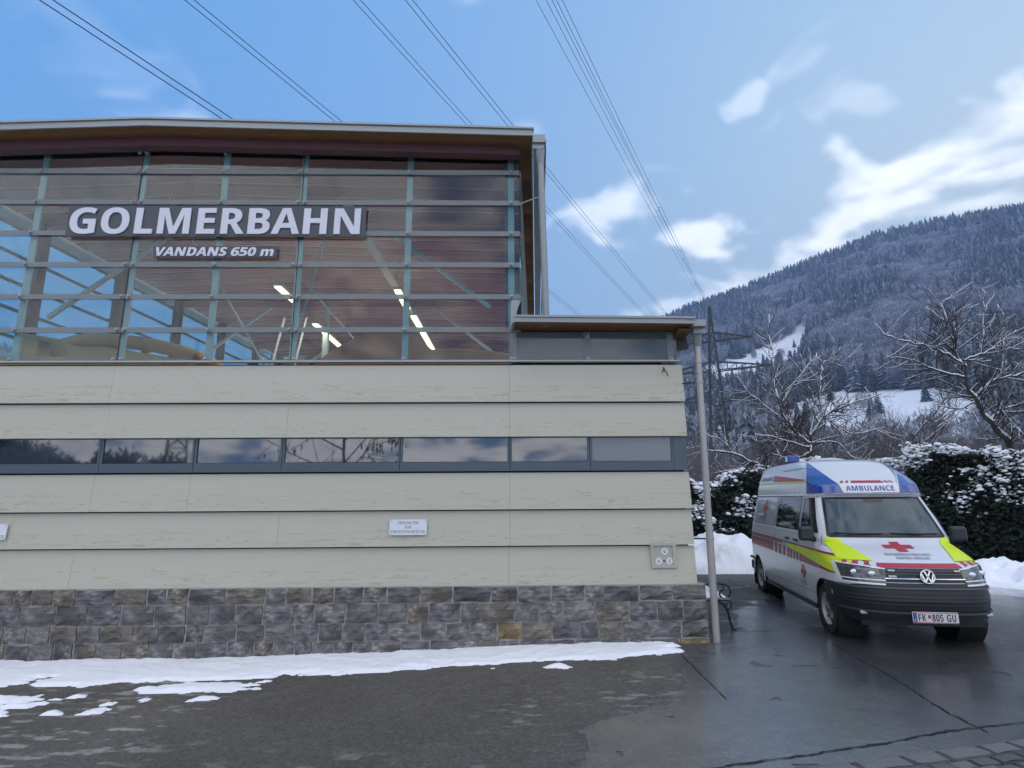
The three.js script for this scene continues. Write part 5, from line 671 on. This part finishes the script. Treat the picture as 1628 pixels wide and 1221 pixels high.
// ---------- power line ----------
const pylonArms = [[38, 8.6], [31, 12.6], [24, 9.2]];
function pylon(label, x, z, ry) {
  const o = thing('power_pylon', label, 'pylon', 'lattice pylons of the power line', [x, -.5, z], ry), m = std([.035, .037, .04], .6, { metalness: .3 });
  const w = y => y < 36 ? lerp(2.6, .75, y / 36) : lerp(.75, .12, (y - 36) / 10.5), cn = (y, i) => V([-1, 1, 1, -1][i] * w(y), y, [-1, -1, 1, 1][i] * w(y)), lv = [0, 5, 9.5, 13.5, 17, 20.5, 24, 27.5, 31, 34.5, 38, 41, 43.6, 46.5];
  mesh('tower_leg', [0, 1, 2, 3].flatMap(i => lv.slice(0, -1).map((y, k) => bar(cn(y, i), cn(lv[k + 1], i), .30))), m, o);
  mesh('bracing', lv.slice(0, -1).flatMap((y, k) => [0, 1, 2, 3].flatMap(i => { const j = (i + 1) % 4, y2 = lv[k + 1]; return [bar(cn(y, i), cn(y2, j), .15), bar(cn(y, j), cn(y2, i), .15), bar(cn(y2, i), cn(y2, j), .13)]; })), m, o);
  for (const [y, L] of pylonArms) for (const s of [-1, 1]) { const q = w(y), tip = V(s * L, y + .1, 0), g = []; for (const zz of [-1, 1]) { const lo = V(s * q, y, zz * q), hi = V(s * q, y + 2.1, zz * q * .8); g.push(bar(lo, tip, .24), bar(hi, tip, .2)); for (let k = 1; k < 6; k++) { const t = k / 6, t2 = (k - .5) / 6; g.push(bar(lo.clone().lerp(tip, t), hi.clone().lerp(tip, t), .10), bar(lo.clone().lerp(tip, t2 - .08), hi.clone().lerp(tip, t), .09)); } } for (let k = 1; k < 6; k++) g.push(bar(V(s * q, y, -q).lerp(tip, k / 6), V(s * q, y, q).lerp(tip, (k - .5) / 6), .05)); const a = mesh('crossarm', g, m, o); for (const f of [1, .55]) mesh('insulator', [cyl(.10, .10, V(s * L * f, y, 0), V(s * L * f + .5 * s, y - 1.4, -1.9), 6)], std([.09, .07, .06], .4), a); }
}
pylon('tall lattice pylon with three crossarms rising behind the low roof', 46.5, -130, -.44); pylon('lattice pylon across the street mirrored in the glass hall', -69.6, 115, -.44);
{
  const wm = std([.035, .037, .04], .5, { metalness: .5 }), ax = V(.904, 0, .428), P1 = V(46.5, 0, -130), cam = V(0, 1.937, 0);
  // each bundle: crossarm offset and height at the pylon, a point it passes over the yard, spacing of its twin wires, spacers
  const lines = [[-9.2, 24, -16.0, 19, -17.2, .42, []], [-12.6, 31, -16.3, 27, -25.2, .42, [.845]], [-8.6, 38, -9.7, 33.5, -32.0, .42, []], [-4.7, 38, -6.2, 33.0, -31.6, .42, [.86, .30]], [-1, 46.2, 2.3, 42.6, -41.2, .0, []], [-.2, 46, 3.25, 41.6, -40.1, .42, [.58, .36, .2]], [.3, 45.2, 4.05, 41.2, -39.7, .42, [.6, .42]]];
  lines.forEach(([o, h, qx, qy, qz, gap, sp], k) => {
    const A = P1.clone().addScaledVector(ax, o); A.y = h; const Q = V(qx, qy, qz), z1 = 115, tq = (qz - A.z) / (z1 - A.z), sag = 3.2, Bx = A.x + (Q.x - A.x) / tq, By = A.y + (Q.y + 4 * sag * tq * (1 - tq) - A.y) / tq;
    const f = t => V(lerp(A.x, Bx, t), lerp(A.y, By, t) - 4 * sag * t * (1 - t), lerp(A.z, z1, t)); const w = thing('power_line', ['twin power cable slung from the lowest crossarm over the roof', 'twin power cable from the widest crossarm crossing above the sign', 'twin power cable from the top crossarm tip above the hall roof', 'twin power cable with H spacer near the right roof end', 'single earth wire running to the pylon tip', 'twin power cable with spacers in the close bundle near the pylon tip', 'second twin power cable in the close bundle near the pylon tip', 'faint twin power cable sinking behind the low roof'][k], 'cable', 'cables of the overhead power line');
    for (const s of gap ? [-.5, .5] : [0]) mesh('wire', new THREE.TubeGeometry(new THREE.CatmullRomCurve3([...Array(21)].map((_, i) => f(i / 20).add(V(s * gap * .9, 0, s * gap * .43)))), 60, .022, 5), wm, w);
    for (const t of sp) { const c = f(tq * t); mesh('spacer', [bar(c.clone().add(V(-gap * .5, 0, -gap * .22)), c.clone().add(V(gap * .5, 0, gap * .22)), .05)], wm, w); }
  });
}
renderer.render(scene, camera);
